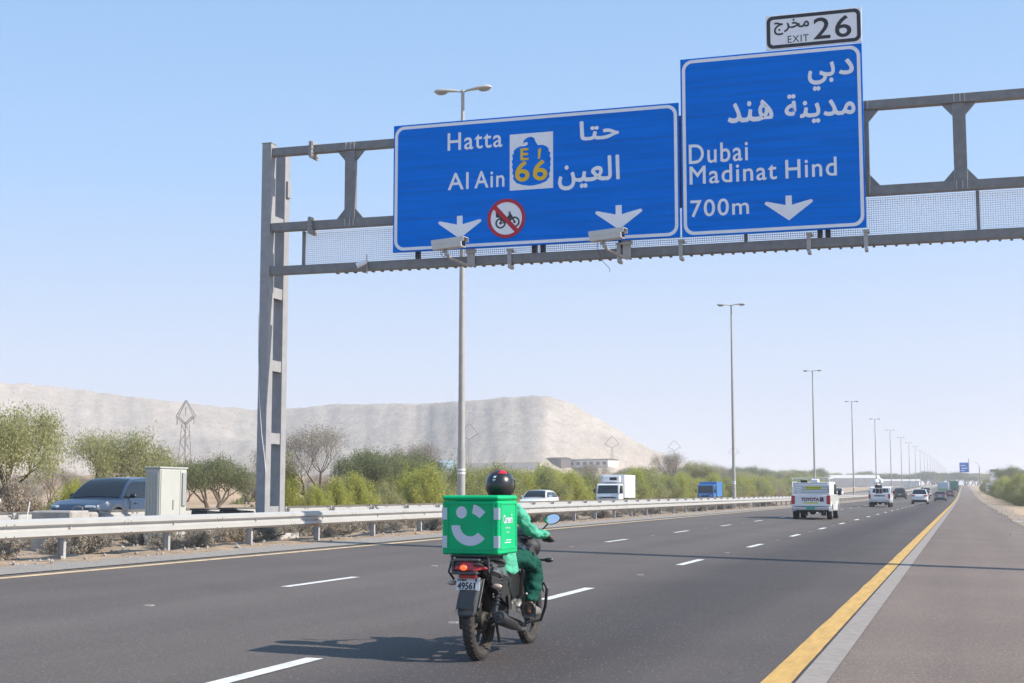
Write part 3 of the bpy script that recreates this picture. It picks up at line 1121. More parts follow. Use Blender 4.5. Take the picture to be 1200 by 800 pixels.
def guardrail(X, s_, ylo, yhi, label, pitch_, y_ref, block, sidedetail):
    root = empty('guardrail', (X, 20, G(X, 20)), 0, label, 'guardrail')
    far = MB()
    k = 0
    y = y_ref - pitch_ * math.ceil((y_ref - ylo) / pitch_)
    farp = MB()
    while y < yhi:
        zg = G(X, y)
        Xp = X - s_ * .12
        # post (C section) and spacer block
        p = MB()
        p.bx(Xp - .055, Xp + .055, y - .004, y + .004, zg - .3, zg + .62)
        p.bx(Xp - .06, Xp - .052, y - .035, y + .035, zg - .3, zg + .62)
        p.bx(Xp + .052, Xp + .06, y - .035, y + .035, zg - .3, zg + .62)
        p.bx(X - s_ * .055, X - s_ * .013, y - .05, y + .05, zg + .37, zg + .66)
        if y < 140:
            loc(p.build('post', M_post, root), root)
        elif y < 700:
            farp.bx(Xp - .06, Xp + .06, y - .03, y + .03, zg - .1, zg + .62)
        L_ = pitch_
        o = None
        if y < 140:
            sgm = rail_seg(y - L_ * .5 + .0, y + L_ * .5 - .004, X + s_ * .002 * (k % 2), s_, .68)
            o = loc(sgm.build('rail_beam', M_rail, root, smooth=True, angle=25), root)
            if y < 60:
                bl = MB()
                for dy in (-.10, .10):
                    for zz in (.45, .56, .60, .42):
                        bl.tube([(X + s_ * .02, y + L_ * .5 + dy, zg + zz), (X + s_ * (.10 if zz in (.42, .60) else .045), y + L_ * .5 + dy, zg + zz)], .014, 6)
                tag(bl.build('bolts', M_post, o), kind='stuff')
                bl = MB().tube([(X + s_ * .01, y, zg + .522), (X + s_ * .05, y, zg + .522)], .02, 6)
                tag(bl.build('bolts', M_post, o), kind='stuff')
            k += 1
        y += pitch_
    # beyond the near pieces: one long rail
    y0 = y_ref + pitch_ * math.ceil((140 - y_ref) / pitch_) - pitch_ * .5
    yy = y0
    while yy < yhi:
        m2 = rail_seg(yy, min(yhi, yy + 20), X, s_, .68)
        far.add(m2.v, m2.f)
        yy += 20
    tag(loc(far.build('distant_rail', M_rail, root), root), kind='stuff')
    tag(loc(farp.build('distant_posts', M_post, root), root), kind='stuff')
    return root


gr1 = guardrail(-14.0, 1, 4, 1500, 'near steel W-beam guardrail between the carriageway and the median', 3.225, 20.2, True, True)
gr2 = guardrail(-19.5, -1, 14, 1500, 'far steel guardrail on the opposite side of the median, seen from its back', 3.225, 26.1, True, True)
# rust scar near the gantry
o = MB().add([(-13.914, 29.3, .69), (-13.914, 29.5, .69), (-13.914, 29.52, .78), (-13.914, 29.42, .86), (-13.914, 29.32, .84)], [(0, 1, 2, 3, 4)]).build('rust_patch', mat('rust', (.50, .16, .04), .9), gr1)
loc(o, gr1)
o.location.x += -.0
# ------------------------------------------------------------------ quarry hill
def ray_dir(px):
    a = math.atan2(px - 600, math.hypot(F_PX, 176)) - yaw
    return math.sin(a), math.cos(a)


PROF = [(-900, 96), (-400, 104), (-100, 110), (0, 121), (30, 120), (70, 117), (120, 110), (160, 105), (200, 101), (250, 97), (300, 95), (350, 97), (380, 102), (440, 103), (500, 103), (560, 105), (610, 108), (640, 107), (655, 104),
        (670, 98), (690, 86), (705, 77), (720, 68), (745, 53), (770, 41), (800, 29), (840, 16), (870, 6), (900, 0)]


def prof(px):
    for (a, pa), (b_, pb) in zip(PROF, PROF[1:]):
        if a <= px <= b_:
            return pa + (pb - pa) * (px - a) / (b_ - a)
    return PROF[0][1] if px < 0 else 0


mh, t, b = nodes_mat('quarry_spoil')
tc = t.nodes.new('ShaderNodeTexCoord')
ns = []
for sc, de, st in ((0.02, 8, (1, 1, 3)), (0.16, 10, (1, 1, 1.2)), (.9, 6, (1, 1, 1))):
    mp = t.nodes.new('ShaderNodeMapping'); mp.inputs['Scale'].default_value = st
    n_ = t.nodes.new('ShaderNodeTexNoise'); n_.inputs['Scale'].default_value = sc; n_.inputs['Detail'].default_value = de; n_.inputs['Roughness'].default_value = .65
    t.links.new(tc.outputs['Object'], mp.inputs[0]); t.links.new(mp.outputs[0], n_.inputs['Vector'])
    ns.append(n_)
r = t.nodes.new('ShaderNodeValToRGB')
r.color_ramp.elements[0].position = .38; r.color_ramp.elements[0].color = (.45, .395, .34, 1)
r.color_ramp.elements[1].position = .62; r.color_ramp.elements[1].color = (.51, .445, .38, 1)
t.links.new(ns[0].outputs['Fac'], r.inputs[0])
r2 = t.nodes.new('ShaderNodeValToRGB')
r2.color_ramp.elements[0].position = .35; r2.color_ramp.elements[0].color = (.84, .83, .82, 1)
r2.color_ramp.elements[1].position = .6; r2.color_ramp.elements[1].color = (1, 1, 1, 1)
t.links.new(ns[1].outputs['Fac'], r2.inputs[0])
mx1 = t.nodes.new('ShaderNodeMix'); mx1.data_type = 'RGBA'; mx1.blend_type = 'MULTIPLY'; mx1.inputs[0].default_value = 1
r3 = t.nodes.new('ShaderNodeValToRGB')
r3.color_ramp.elements[0].position = .38; r3.color_ramp.elements[0].color = (.76, .76, .77, 1)
r3.color_ramp.elements[1].position = .52; r3.color_ramp.elements[1].color = (1, 1, 1, 1)
t.links.new(ns[2].outputs['Fac'], r3.inputs[0])
mx0 = t.nodes.new('ShaderNodeMix'); mx0.data_type = 'RGBA'; mx0.blend_type = 'MULTIPLY'; mx0.inputs[0].default_value = 1
t.links.new(r.outputs[0], mx0.inputs[6]); t.links.new(r3.outputs[0], mx0.inputs[7])
t.links.new(mx0.outputs[2], mx1.inputs[6]); t.links.new(r2.outputs[0], mx1.inputs[7])
sepz = t.nodes.new('ShaderNodeSeparateXYZ'); t.links.new(tc.outputs['Object'], sepz.inputs[0])
mrz = t.nodes.new('ShaderNodeMapRange'); mrz.inputs['From Min'].default_value = 8; mrz.inputs['From Max'].default_value = 34
nz_ = t.nodes.new('ShaderNodeMath'); nz_.operation = 'MULTIPLY_ADD'; nz_.inputs[1].default_value = 22
t.links.new(ns[0].outputs['Fac'], nz_.inputs[0]); t.links.new(sepz.outputs[2], nz_.inputs[2]); t.links.new(nz_.outputs[0], mrz.inputs['Value'])
mx3 = t.nodes.new('ShaderNodeMix'); mx3.data_type = 'RGBA'; mx3.blend_type = 'MULTIPLY'; mx3.inputs[0].default_value = 1
tint = t.nodes.new('ShaderNodeMix'); tint.data_type = 'RGBA'; tint.inputs[6].default_value = (1.08, .98, .88, 1); tint.inputs[7].default_value = (.97, .98, 1.0, 1)
t.links.new(mrz.outputs[0], tint.inputs[0]); t.links.new(mx1.outputs[2], mx3.inputs[6]); t.links.new(tint.outputs[2], mx3.inputs[7])
t.links.new(mx3.outputs[2], b.inputs['Base Color'])
b.inputs['Roughness'].default_value = 1; b.inputs['Specular IOR Level'].default_value = .05
bp = t.nodes.new('ShaderNodeBump'); bp.inputs['Distance'].default_value = 1.2; bp.inputs['Strength'].default_value = .7
t.links.new(ns[1].outputs['Fac'], bp.inputs['Height']); t.links.new(bp.outputs[0], b.inputs['Normal'])

pxs = np.arange(-700, 905, 5.0)
nd = 80
V = []
for px in pxs:
    dx, dy = ray_dir(px)
    p = prof(px)
    cosr = math.cos(math.atan2(px - 600, 1676))
    D0 = 640 + 60 * math.sin(px * .006 + 1) + (max(0, px - 640) * .35)
    for j in range(nd):
        s_ = j / (nd - 1)
        D = D0 - 6 + s_ * 420
        x, y = dx * D, dy * D
        top = 1.45 + p / 1676 * (D0 + 160) * 1.0
        run = D - D0
        # gullies down the tip face
        gul = .9 * mnoise.noise((px * .035, run * .004, 1)) + .5 * mnoise.noise((px * .12, run * .012, 4)) + .5 * mnoise.noise((px * .3, run * .06, 7))
        # a haul ramp crossing the face, dropping to the right
        bench_h = 46 - max(0, px - 330) * .15
        k_ = max(0.0, min(1.0, (px - 180) / 120)) * max(0.0, min(1.0, (620 - px) / 120))
        h_ = run * .40
        tt_ = max(0.0, min(1.0, (h_ - bench_h * .6) / 13.0))
        h_ = h_ - 13.0 * tt_ * k_
        ramp_edge = min(1.0, max(0, run) / 60)
        h_ = h_ + gul * ramp_edge
        tn = top + ((.9 * mnoise.noise((px * .06, 0, 9)) + .7 * mnoise.noise((px * .25, 0, 3))) if p > 8 else 0)
        z = min(h_, tn)
        if D > D0 + 330:
            z = min(z, tn - (D - D0 - 330) * .5)
        V.append((x, y, max(z, -2)))
V = np.array(V)
nxp = len(pxs)
ii, jj = np.meshgrid(np.arange(nxp - 1), np.arange(nd - 1), indexing='ij')
a = (ii * nd + jj).ravel()
Fq = np.stack([a, a + nd, a + nd + 1, a + 1], 1)
o = mesh_np('hill', V, Fq, mh)
o.data.polygons.foreach_set('use_smooth', np.ones(len(Fq), bool))
o['kind'] = 'structure'
o['label'] = 'long pale quarry spoil hill with a steep right end'

# ------------------------------------------------------------------ vegetation


def leaf_mat(name, c1, c2, tr=.35):
    return mat(name, c1, .7, island=.3, col2=c2, trans=tr, spec=.2)


L_bright = leaf_mat('leaf_yellow_green', (.56, .55, .13), (.30, .33, .08), .45)
L_mid = leaf_mat('leaf_olive_green', (.42, .42, .15), (.21, .23, .09), .4)
L_dark = leaf_mat('leaf_dark_green', (.29, .31, .15), (.13, .15, .07), .4)
L_pale = leaf_mat('leaf_pale_olive', (.50, .48, .22), (.27, .28, .13), .45)
L_grey = leaf_mat('dry_twig_grey', (.46, .41, .34), (.26, .23, .19), .2)
L_brown = leaf_mat('dry_leaf_brown', (.44, .36, .27), (.26, .21, .16), .2)


def leaf_cloud(name, P, size, m, parent=None, asp=.4, droop=0.0, rng=RNG):
    n = len(P)
    u = rng.normal(size=(n, 3))
    u[:, 2] -= droop
    u /= np.linalg.norm(u, axis=1)[:, None]
    v = np.cross(u, rng.normal(size=(n, 3)))
    v /= np.linalg.norm(v, axis=1)[:, None]
    s_ = size * rng.uniform(.6, 1.4, size=(n, 1))
    a = P - u * s_ / 2 - v * s_ * asp / 2
    b_ = P + u * s_ / 2 - v * s_ * asp / 2
    c = P + u * s_ / 2 + v * s_ * asp / 2
    d = P - u * s_ / 2 + v * s_ * asp / 2
    V = np.stack([a, b_, c, d], 1).reshape(-1, 3)
    Fq = np.arange(4 * n).reshape(-1, 4)
    return mesh_np(name, V, Fq, m, parent)


def make_tree(h, spread, leafm, n_leaf, leaf=.12, trunk_r=.14, dense=1.0, bare=.0, seed=1, droop=.5, clear=.25, multi=1, asp=.35, dome=False):
    """tapering trunk that forks four times; leaves scattered along the last shoots"""
    rnd = random.Random(seed)
    rng = np.random.default_rng(seed)
    root = empty('tree')
    tr = MB()
    tips = []

    def grow(p, d, L_, r_, depth):
        pts = [p]
        rs = [r_]
        q_ = p
        dd = d
        for k in range(3):
            dd = (dd + Vector((rnd.uniform(-.25, .25), rnd.uniform(-.25, .25), rnd.uniform(-.08, .12)))).normalized()
            q_ = q_ + dd * L_ / 3
            pts.append(q_)
            rs.append(r_ * (1 - .32 * (k + 1) / 3))
            if depth >= 3:
                tips.append((q_, dd))
        tr.tube(pts, rs, 6 if depth < 2 else 4 if depth < 4 else 3, caps=False)
        if depth < 5:
            nb = 3 if depth < 3 else 2 + (rnd.random() < .5)
            for k in range(nb):
                az = rnd.uniform(0, 2 * PI)
                sp = rnd.uniform(.35, .85) * (1.15 if depth < 2 else 1)
                side = Vector((math.cos(az), math.sin(az), 0)) * spread
                nd_ = (dd * math.cos(sp) + side * math.sin(sp) + Vector((0, 0, .12))).normalized()
                grow(q_, nd_, L_ * rnd.uniform(.66, .86), rs[-1] * rnd.uniform(.6, .75), depth + 1)
        else:
            tips.append((q_, dd))
    for k in range(multi):
        az = rnd.uniform(0, 2 * PI)
        d0 = Vector((math.cos(az) * (.1 if multi == 1 else .5), math.sin(az) * (.1 if multi == 1 else .5), 1)).normalized()
        grow(Vector((.15 * math.cos(az) * (multi > 1), .15 * math.sin(az) * (multi > 1), -.1)), d0, h * clear, trunk_r, 0)
    T = np.array([p for p, d in tips])
    zmax = T[:, 2].max()
    k = h / zmax
    tr.v = [(x * k, y * k, z * k) for x, y, z in tr.v]
    T = T * k
    tr.build('trunk', M_bark, root, fix=False, smooth=True)
    if n_leaf:
        # leaf clumps: choose tips, leave some of them bare so sky shows through
        keep = T[rng.random(len(T)) > bare]
        w_ = rng.random(len(keep)) ** 2 + .1
        idx = rng.choice(len(keep), n_leaf, p=w_ / w_.sum())
        off = rng.normal(size=(n_leaf, 3)) * (.045 * h * dense) * np.array([1, 1, .8])
        off[:, 2] -= np.abs(rng.normal(size=n_leaf)) * .04 * h * droop
        P = keep[idx] + off
        P[:, 2] = np.maximum(P[:, 2], .1)
        leaf_cloud('crown', P, leaf, leafm, root, asp, droop, rng)
    return root


def make_bush(h, w_, leafm, n_leaf, leaf=.1, seed=1, up=1.0, name='bush', asp=.35, stems=14):
    rnd = random.Random(seed)
    rng = np.random.default_rng(seed)
    root = empty(name)
    st = MB()
    P = []
    for k in range(stems * 3):
        az = rnd.uniform(0, 2 * PI)
        lean = rnd.uniform(.0, 1.0) ** .7
        r_end = lean * w_ / 2
        hh = h * (1 - .75 * lean ** 2.2) * rnd.uniform(.7, 1.05)
        pts = []
        x0, y0 = math.cos(az) * r_end * .25, math.sin(az) * r_end * .25
        wob = Vector((rnd.uniform(-.1, .1), rnd.uniform(-.1, .1), 0)) * w_ * .3
        for i in range(5):
            t_ = i / 4
            pts.append(Vector((x0 + (math.cos(az) * r_end - x0) * t_, y0 + (math.sin(az) * r_end - y0) * t_, hh * t_ ** .8)) + wob * math.sin(t_ * PI))
        if k < stems:
            st.tube(pts, [.02 * h / 2, .016 * h / 2, .012 * h / 2, .007, .004], 4, caps=False)
        npt = n_leaf // (stems * 3)
        tt = rng.beta(2.2, 1.4, npt)
        for t_ in tt:
            f = t_ * 4
            i = min(3, int(f))
            P.append(pts[i].lerp(pts[i + 1], f - i))
    P = np.array(P)
    P += rng.normal(size=P.shape) * h * .055
    P[:, 2] = np.maximum(P[:, 2], .03)
    st.build('stems', M_bark, root, fix=False)
    leaf_cloud('foliage', P, leaf, leafm, root, asp, -up, rng)
    return root


def place(o, x, y, s_=1.0, rz=0.0, label=None, cat=None, group=None, name=None, sz=None):
    o.location = (x, y, ground_z(x, y) if x < -34 or x > 3.2 else G(x, y))
    o.rotation_euler = (0, 0, rz)
    o.scale = (s_, s_, s_ * (sz or 1))
    tag(o, label, cat, group)
    return o


# prototypes (each is used as a real thing first, then copied)
protos = {
    'ghaf': make_tree(5.4, 1.0, L_pale, 24000, .085, .13, 1.3, .45, 3, 1.3, .22, 2),
    'round': make_tree(4.5, 1.2, L_pale, 26000, .085, .10, 1.5, .25, 8, 1.0, .14, 3),
    'dark': make_tree(4.6, 1.05, L_dark, 24000, .09, .11, 1.5, .2, 14, .9, .16, 3),
    'bare': make_tree(5.2, .9, L_grey, 22000, .055, .11, 1.2, .1, 21, .2, .22, 2),
    'bright': make_tree(4.0, .9, L_bright, 22000, .10, .08, 1.5, .0, 27, .9, .14, 4),
}
bushes = {
    'bright': make_bush(3.9, 4.6, L_bright, 17000, .10, 31),
    'mid': make_bush(3.9, 4.6, L_mid, 17000, .10, 37),
    'pale': make_bush(3.3, 4.0, L_pale, 14000, .09, 41),
    'dry': make_bush(2.2, 3.0, L_brown, 8000, .08, 43),
    'low': make_bush(.8, 1.7, L_pale, 3000, .07, 47),
}
shrub = make_bush(.42, .9, L_grey, 2400, .045, 53, name='dry_shrub', asp=.16, stems=12)
shrub2 = make_bush(.34, 1.0, L_brown, 2000, .04, 59, name='dry_shrub', asp=.2, stems=12)
index_kids()
USED = set()


def plant(key, x, y, s_=1.0, rz=None, label=None, cat='tree', group=None, D=None, name=None, sz=None):
    D = D or protos
    p = D[key]
    if p.name in USED:
        o = copy_tree(p)
    else:
        USED.add(p.name)
        o = p
        for kk in ('label', 'group', 'category'):
            if kk in o:
                del o[kk]
    if 'group' in o:
        del o['group']
    place(o, x, y, s_, random.uniform(0, 6.28) if rz is None else rz, label, cat, group, sz=sz)
    return o


# trees at left
plant('ghaf', -41.3, 54.2, 1.0, .4, 'airy pale olive tree at the left edge, leaning crown over bright bush', 'tree')
plant('bright', -36.3, 52.6, .52, 1.0, 'low bright green bush in front of the leftmost tree', 'bush', D=bushes)
plant('pale', -37.8, 56.0, .5, 1.0, 'pale olive bush just behind the nose of the blue car', 'bush', D=bushes)
plant('mid', -37.5, 47.0, .45, 1.0, 'low brownish green bush at the very left edge behind the guardrail', 'bush', D=bushes)
plant('dry', -36.3, 48.6, .95, 1.0, 'reddish dry bush between the leftmost tree and the blue car', 'bush', D=bushes)
plant('round', -48.2, 73.3, .98, 2.1, 'broad domed olive tree behind the blue car and cabinet', 'tree', sz=1.22)
plant('dark', -41.0, 73.0, .80, 1.0, 'dark green tree just left of the gantry column', 'tree')
plant('bright', -40.0, 80.0, .72, .2, 'bright green bushy tree just right of the gantry column', 'tree', D=bushes, sz=1.4)
plant('bare', -47.0, 66.0, .55, .2, 'small grey twiggy tree between the leftmost tree and the blue car', 'tree')
plant('ghaf', -43.5, 52.5, .8, 2.4, 'second airy olive tree, cut by the left edge of the picture', 'tree')
plant('bare', -38.6, 82.6, 1.12, 2.6, 'nearly leafless grey tree with bare forked trunk right of the gantry column', 'tree')
plant('dark', -41.5, 97.0, 1.02, 4.0, 'dark olive tree right of the bare tree', 'tree')
plant('dark', -44.0, 109.0, 1.06, 5.0, 'dark tree left of the tall lamp pole, above the bright bushes', 'tree')
plant('bare', -44.5, 116.0, 1.15, 1.0, 'grey leafless tree touching the tall lamp pole on its left', 'tree')
plant('bare', -44.0, 170.0, 1.0, 4.1, 'thin bare tree above bushes left of the white box truck', 'tree')
plant('round', -46.0, 212.0, 1.15, 3.0, 'olive tree above the bushes behind the small blue truck', 'tree')
plant('bare', -46.0, 236.0, 1.5, .9, 'large round leafless grey tree just left of the second lamp pole', 'tree')
plant('ghaf', -46.0, 262.0, 1.35, 3.3, 'olive tree just right of the second lamp pole', 'tree')
plant('bare', -52.0, 320.0, 1.4, 2.2, 'pale leafless tree left of the white pickup', 'tree')
# bush belt beyond the opposite carriageway
random.seed(5)
spots = []
y = 84.0
while y < 420:
    spots.append((-36.3 - random.uniform(0, 2.2), y))
    y += random.uniform(2.6, 3.8) if y < 200 else random.uniform(4, 6)
y = 92.0
while y < 420:
    spots.append((-40.8 - random.uniform(0, 3), y))
    y += random.uniform(3.8, 5.2) if y < 200 else random.uniform(6, 9)
BG = 'bushes in the dense belt beyond the opposite carriageway'
for i, (x, y) in enumerate(spots):
    key = random.choice(['bright', 'bright', 'mid', 'pale', 'bright', 'mid', 'dry'])
    s_ = random.uniform(.78, 1.2) * (1.0 + max(0, y - 150) * .0012)
    if x > -38.6 and y < 100:
        s_ *= .85
    nm = {'bright': 'yellow-green', 'mid': 'olive green', 'pale': 'pale olive', 'dry': 'brown dry'}[key]
    where = ('right of the bare tree' if y < 104 else 'behind the delivery box' if y < 135 else 'behind the white sedan' if y < 150 else 'left of the white box truck' if y < 190 else
             'between the two oncoming trucks' if y < 240 else 'right of the second lamp')
    plant(key, x, y, s_, None, '%s bush in the belt beyond the road, %s' % (nm, where), 'bush', BG + ', ' + nm + ', ' + where, D=bushes, sz=.92)
y = 150
while y < 430:
    if not (204 < y < 245):
        plant(random.choice(['round', 'dark', 'bare', 'ghaf']), -52 - random.uniform(0, 18), y, random.uniform(.75, 1.1) * (1 + (y - 150) * .001), None,
              'hazy tree rising over the bush belt, standing well behind it', 'tree', 'trees behind the bush belt')
    y += random.uniform(14, 22)
for (x_, y_, s_) in ((-36.2, 76.5, .5), (-36.4, 79.5, .62), (-36.0, 82.0, .7)):
    plant('bright', x_, y_, s_, None, 'low bright bush at the left end of the dense bush belt', 'bush', 'low bright bushes at the left end of the belt', D=bushes)
# distant tree line along the horizon
for k in range(60):
    y = 430 + k * 13 + random.uniform(-5, 5)
    plant(random.choice(['dark', 'round', 'dark']), -58 - random.uniform(0, 50) - (k > 25) * 30, y, random.uniform(1.3, 2.0), None, 'far dark tree in the hazy tree line along the horizon', 'tree', 'far tree line on the horizon')
for k in range(46):
    plant(random.choice(['dark', 'round', 'dark']), -14 - k * 2.6 + random.uniform(-2, 2), random.uniform(930, 1010), random.uniform(1.3, 2.1), None, 'far dark tree in the hazy tree line behind the pale warehouses', 'tree', 'far tree line behind the warehouses')
for k in range(26):
    plant(random.choice(['dark', 'round', 'dark']), -20 + k * 3.2 + random.uniform(-2, 2), random.uniform(1040, 1120), random.uniform(1.5, 2.1), None, 'far dark tree closing the view beyond the end of the road', 'tree', 'far trees beyond the end of the road')
# scattered low scrub on the open sand at left
for k in range(60):
    x = -36 - random.random() ** 1.2 * 60
    y = 44 + random.random() * 75 + (-36 - x) * .8
    plant('low', x, y, random.uniform(.6, 1.6), None, 'low pale scrub bush on the open sand beyond the opposite road', 'bush', 'low scrub on the open sand', D=bushes)
for k in range(14):
    x = -60 - random.random() * 40
    y = 100 + random.random() * 60
    plant('bare' if k % 2 else 'dark', x, y, random.uniform(.45, .8), None, 'small greyish tree far back on the sand in front of the hill', 'tree', 'small trees before the hill')

plant('bright', -43.0, 150.0, 1.05, 2.0, 'bright green tree rising over the bushes behind the white sedan', 'tree')
# dry shrubs in the median strip
random.seed(9)
k = 0
DS = {'a': shrub, 'b': shrub2}
y = 14.0
while y < 120 and k < 230:
    x = random.choice([-15.2, -15.8, -16.4, -17.2, -18.2, -14.7]) + random.uniform(-.35, .35)
    plant(random.choice('aab'), x, y, random.uniform(.6, 1.35), None, 'dry grey shrub on the median strip beneath and behind the near guardrail', 'shrub', 'dry shrubs on the median strip', D=DS)
    y += random.uniform(.2, .7) if y < 60 else random.uniform(.5, 1.2)
    k += 1
plant('a', -15.0, 22.0, 1.5, None, 'largest dry grey shrub under the near guardrail, right of its first post', 'shrub', D=DS)
for (x_, y_, w_) in ((-15.3, 28.4, 'left'), (-15.3, 29.6, 'right')):
    plant('a', x_, y_, 1.2, None, 'dry grey shrub standing in front of the %s black tray' % w_, 'shrub', D=DS)
# stones
st = MB()
rnd = random.Random(4)
for k in range(900):
    y = 12 + rnd.random() ** 1.5 * 90
    x = -13.5 - rnd.random() ** 1.3 * 2.6
    s_ = rnd.uniform(.015, .05) * (1.6 if rnd.random() < .06 else 1)
    z = median_z(x, y) + s_ * .3
    R = Euler((rnd.random() * 6, rnd.random() * 6, rnd.random() * 6)).to_matrix()
    P_ = [Vector(p) for p in ((1, 0, 0), (-1, .1, 0), (0, 1, .1), (.1, -1, 0), (0, 0, .8), (0, .1, -.8))]
    st.add([tuple(R @ (p * s_ * rnd.uniform(.7, 1.2)) + Vector((x, y, z))) for p in P_], [(0, 2, 4), (2, 1, 4), (1, 3, 4), (3, 0, 4), (2, 0, 5), (1, 2, 5), (3, 1, 5), (0, 3, 5)])
o = st.build('loose_stones', mat('pale_stone', (.46, .42, .37), .9, col2=(.28, .25, .22), vscale=3), fix=False)
tag(o, 'loose pale stones and rubble on the median soil under the near guardrail', 'stones', kind='stuff')

# stones and grit blown onto the right-hand verge
st = MB()
for k in range(700):
    y = 20 + rnd.random() ** 1.3 * 150
    x = shoulder_edge(y) + rnd.gauss(.35, .45)
    s_ = rnd.uniform(.012, .045)
    z = G(x, y) + s_ * .3 + .01
    R = Euler((rnd.random() * 6, rnd.random() * 6, rnd.random() * 6)).to_matrix()
    st.add([tuple(R @ (p * s_ * rnd.uniform(.7, 1.2)) + Vector((x, y, z))) for p in P_], [(0, 2, 4), (2, 1, 4), (1, 3, 4), (3, 0, 4), (2, 0, 5), (1, 2, 5), (3, 1, 5), (0, 3, 5)])
o = st.build('loose_stones', MATS['pale_stone'], fix=False)
tag(o, 'grit and small stones along the broken edge of the paved shoulder', 'stones', kind='stuff')

# right-hand side vegetation
random.seed(21)
y = 165.0
k = 0
while y < 520:
    plant(random.choice(['bright', 'mid', 'mid', 'pale']), 7.2 + random.uniform(-.8, 1.4), y, random.uniform(.75, 1.1), None,
          'green bush in the hedge along the right-hand verge', 'bush', 'bushes along the right verge', D=bushes)
    if k % 2 == 0:
        plant(random.choice(['bright', 'mid']), 11.0 + random.uniform(-1, 3), y + 3, random.uniform(.95, 1.3), None,
              'taller green bush behind the hedge on the right-hand verge', 'bush', 'taller bushes behind the right verge', D=bushes)
    y += random.uniform(4, 7) if y < 300 else random.uniform(9, 14)
    k += 1
plant('dark', 12.3, 420.0, 1.7, .3, 'dark rounded tree towering behind the hedge at the right edge', 'tree')
plant('dark', 16.2, 430.0, 1.5, 2.3, 'second dark tree behind the hedge, cut by the right edge', 'tree')
plant('dark', 19.0, 470.0, 1.5, 4.3, 'dark tree far behind the pair at the right edge', 'tree')

# drop any prototype that was never planted
for p_ in list(protos.values()) + list(bushes.values()) + [shrub, shrub2]:
    if p_.name not in USED:
        for c_ in kids(p_):
            bpy.data.objects.remove(c_)
        bpy.data.objects.remove(p_)

# ------------------------------------------------------------------ far structures
M_pyl = mat('lattice_steel', (.22, .19, .17), .7, .1)


def pylon(x, y, h, label, wd=3.6):
    g_ = -.3 + E(y)
    root = empty('pylon', (x, y, g_), -.35, label, 'pylon', 'diamond-headed lattice power pylons')
    m = MB()
    hb = h * .77
    r0, r1 = .9, .35
    n = 9
    for k in range(n):
        za, zb = hb * k / n, hb * (k + 1) / n
        ra, rb = r0 + (r1 - r0) * k / n, r0 + (r1 - r0) * (k + 1) / n
        for (sx, sy) in ((1, 1), (1, -1), (-1, -1), (-1, 1)):
            m.tube([(sx * ra, sy * ra, za), (sx * rb, sy * rb, zb)], .05, 4, caps=False)
        f_ = 1 if k % 2 else -1
        for s_ in (-1, 1):
            m.tube([(-f_ * ra, s_ * ra, za), (f_ * rb, s_ * rb, zb)], .03, 4, caps=False)
            m.tube([(s_ * ra, -f_ * ra, za), (s_ * rb, f_ * rb, zb)], .03, 4, caps=False)
    m.build('tower', M_pyl, root, fix=False)
    c = MB()
    for dy in (-.22, .22):
        L_, R_, T_, B_ = (-wd / 2, dy, hb + (h - hb) * .34), (wd / 2, dy, hb + (h - hb) * .34), (0, dy * .4, h), (0, dy, hb)
        for a_, b_ in ((L_, T_), (T_, R_), (R_, B_), (B_, L_)):
            c.tube([a_, b_], .055, 4, caps=False)
    for k in range(1, 6):
        f_ = k / 6
        for sx in (-1, 1):
            xx = sx * wd / 2 * f_
            zz = hb + (h - hb) * .34 * f_
            c.tube([(xx, -.22, zz), (xx, .22, zz)], .03, 4, caps=False)
            zz2 = h - (h - (hb + (h - hb) * .34)) * f_
            c.tube([(xx, -.2, zz2), (xx, .2, zz2)], .03, 4, caps=False)
    c.build('diamond_head', M_pyl, root, fix=False)
    i_ = MB()
    for (xx, zz) in ((-wd / 2, hb + (h - hb) * .34), (wd / 2, hb + (h - hb) * .34), (0, h - .9)):
        i_.tube([(xx, 0, zz), (xx, 0, zz - 1.1)], [.09, .07], 6)
    i_.build('insulators', mat('insulator', (.35, .3, .28), .3), root, fix=False)
    return root


pylon(-100, 170, 14.1, 'lattice pylon with diamond head left of the gantry column, above the pale cabinet', 3.5)
pylon(-150, 429, 22.3, 'pylon with diamond head partly hidden right of the tall lamp pole', 7.6)
pylon(-150, 623, 24.0, 'pylon with diamond head above the white box truck', 7.6)
pylon(-150, 768, 26.0, 'pylon with diamond head right of the hill, above the bushes', 7.8)
pylon(-150, 980, 27.5, 'faint far pylon between the second lamp pole and the white pickup', 8)

M_bld = mat('far_building_wall', (.62, .60, .57), .8, var=.06, vscale=.3)
M_roofd = mat('far_roof_dark', (.12, .11, .11), .7)
M_bldblue = mat('far_roof_blue', (.22, .34, .42), .6)


def shed(name, x, y, w_, d_, h_, rz, label, roof=None, wall=None, win=4, base=0.0, cat='building'):
    root = empty(name, (x, y, E(y) + base - .3), rz, label, cat)
    MB().bx(-w_ / 2, w_ / 2, -d_ / 2, d_ / 2, 0, h_).build('wall', wall or M_bld, root)
    MB().prism([(-d_ / 2 - .3, h_ + .01), (d_ / 2 + .3, h_ + .01), (d_ / 2 + .3, h_ + .15), (0, h_ + .12 + d_ * .06), (-d_ / 2 - .3, h_ + .15)], 'x', -w_ / 2 - .3, w_ / 2 + .3).build('roof', roof or M_roofd, root)
    for k in range(win):
        x_ = -w_ / 2 + w_ * (k + .5) / win
        f_ = MB().bx(x_ - w_ / win * .25, x_ + w_ / win * .25, -d_ / 2 - .06, -d_ / 2 + .02, h_ * .35, h_ * .75).build('window', M_roofd, root)
    return root


